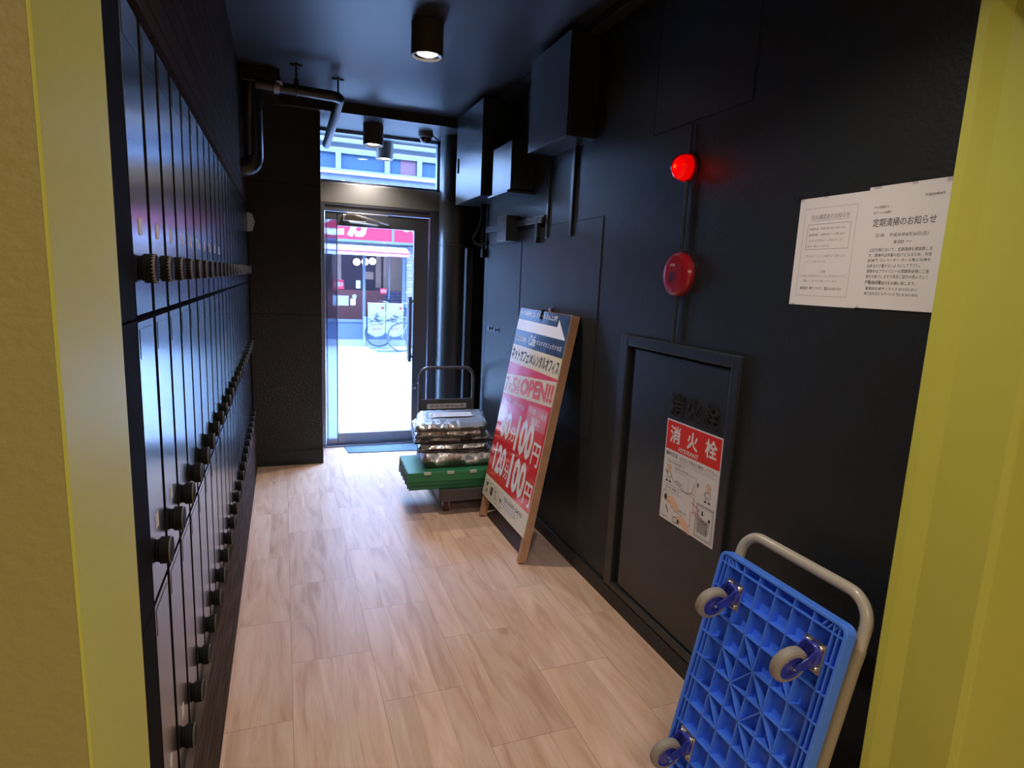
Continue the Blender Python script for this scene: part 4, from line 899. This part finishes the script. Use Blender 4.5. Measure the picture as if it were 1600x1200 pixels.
mb.rect(.95, .84, 1.26, 1.04, .001, Fg, 1); mb.rect(1.30, .85, 1.40, .98, .001, Fg, 2); mb.ell(1.38, 1.03, .045, .045, .002, Fg, 1)
mb.rect(1.41, 1.20, 1.50, 1.36, .001, Fg, 2); mb.build('window_sticker', ['shop_red', 'sill_white', 'facade_line'], fb)
for x_, z_, l_ in ((1.452, 1.735, 'round white pendant lamp in the shop across the street, leftmost of three'), (1.625, 1.750, 'round white pendant lamp behind the shop mullion, middle of three'), (1.775, 1.765, 'round white pendant lamp in the shop across the street, rightmost of three')):
    g = thing('pendant_lamp', l_, 'lamp', (x_, Y+.25, z_), 'globe lamps in the shop across the street')
    MB().lathe([(.0001, -.072)]+[(.072*math.cos(a_), .072*math.sin(a_)) for a_ in [-PI/2+PI*i/12 for i in range(1, 12)]]+[(.0001, .072)], Matrix.Translation((x_, Y+.25, z_)), 20).build('globe', 'globe', g)
    MB().cyl((x_, Y+.25, z_+.08), (x_, Y+.25, 2.1), .006, n=6).build('cord', 'ink', g)
# banners
for i, (x0, pr) in enumerate(((1.645, '300'), (2.022, '400'))):
    g = thing('hanging_banner', ('white food banner priced 300 hanging on the shop front, left one', 'white food banner priced 400 behind the bicycle wheel, right one')[i], 'banner', (x0, Y-.36, .25), 'food banners on the shop front')
    Fb = F((x0*.975, Y-.36, .03), (1, 0, 0), (0, 0, 1))
    mb = MB(); mb.prism([(.005, .28), (.16, .20), (.30, .235), (.355, .30), (.355, .885), (.005, .885)], 0, .004, X=Fb); mb.build('cloth', 'banner_cloth', g)
    mb = MB(); rr = random.Random(i)
    for k in range(60):
        u_ = .18+rr.gauss(0, .085); v_ = .56+rr.gauss(0, .05); u_ = min(max(u_, .04), .32); a_ = rr.uniform(-.5, .5); mb.line([(u_-.035*math.cos(a_), v_-.035*math.sin(a_)), (u_+.035*math.cos(a_), v_+.035*math.sin(a_))], .008, .005, Fb, 0)
    mb.text(pr, .08, .335, .26, .40, .005, Fb, 1, .0); mb.text('円', .27, .36, .30, .39, .005, Fb, 1); mb.rect(.27, .77, .33, .82, .005, Fb, 1); mb.line([(.06, .44), (.30, .46)], .006, .005, Fb, 1)
    mb.build('print', ['banner_grey', 'banner_red'], g)
    MB().cyl((x0*.975, Y-.358, .918), (x0*.975+.36, Y-.358, .918), .008, n=8).build('rod', 'facade_line', g)
# bicycles
def bicycle(x, y, label, s_=1.0):
    g = thing('bicycle', label, 'bicycle', (x, y, 0), 'bicycles parked by the shop')
    r = .300*s_
    for cx in (x, x+1.02):
        mb = MB(); mb.tube(arc((cx, y, r), r-.014, 0, 2*PI*31/32, (1, 0, 0), (0, 0, 1), 31), .014, 8, closed=True); wo = mb.build('wheel', 'tyre', g)
        mb = MB(); mb.tube(arc((cx, y, r), r-.030, 0, 2*PI*31/32, (1, 0, 0), (0, 0, 1), 31), .006, 6, closed=True)
        for k in range(16): a_ = k*PI/8; mb.tube([(cx, y, r), (cx+math.cos(a_)*(r-.03), y, r+math.sin(a_)*(r-.03))], .002, 4)
        mb.cyl((cx, y-.04, r), (cx, y+.04, r), .016, n=10); mb.build('spokes', 'bike_metal', wo)
    mb = MB(); A = (x+.17, y, .80); Bm = (x+.48, y, .30); Cc = (x+.62, y, .78); D_ = (x+1.02, y, r)
    mb.tube([(x, y, r), (x+.10, y, .56), A, (x+.19, y, .92)], .014, 8); mb.tube([A, Bm], .018, 8); mb.tube([(x+.15, y, .70), (x+.57, y, .62)], .014, 8); mb.tube([Bm, Cc], .014, 8); mb.tube([Bm, D_], .010, 8); mb.tube([D_, (x+.58, y, .66)], .009, 8); mb.build('frame', 'bike_metal', g)
    MB().tube([(x+.05, y-.24, .96), (x+.16, y-.20, .94), (x+.19, y, .92), (x+.16, y+.20, .94), (x+.05, y+.24, .96)], .012, 8).build('handlebar', 'bike_metal', g)
    MB().box((x+.52, y-.07, .80), (x+.76, y+.07, .85)).build('saddle', 'tyre', g, .02)
bicycle(2.19, 12.0, 'bicycle parked in front of the banners, its front wheel showing by the door handle')
bicycle(1.86, 12.84, 'second bicycle, its wheel arc showing below the left banner', .98)
for (p_, l_) in ((((1.62, 12.75), (2.05, 12.75), (2.08, 12.45), (1.66, 12.45)), 'blue grey ground plate by the shop, the farther one'), (((1.66, 12.3), (2.1, 12.3), (2.15, 11.9), (1.72, 11.9)), 'blue grey ground plate by the bicycle wheel, the nearer one')):
    tag(MB().prism(list(p_)[::-1], .0005, .006).build('ground_plate', 'grate'), l_, 'plate', 'ground plates by the bicycles')
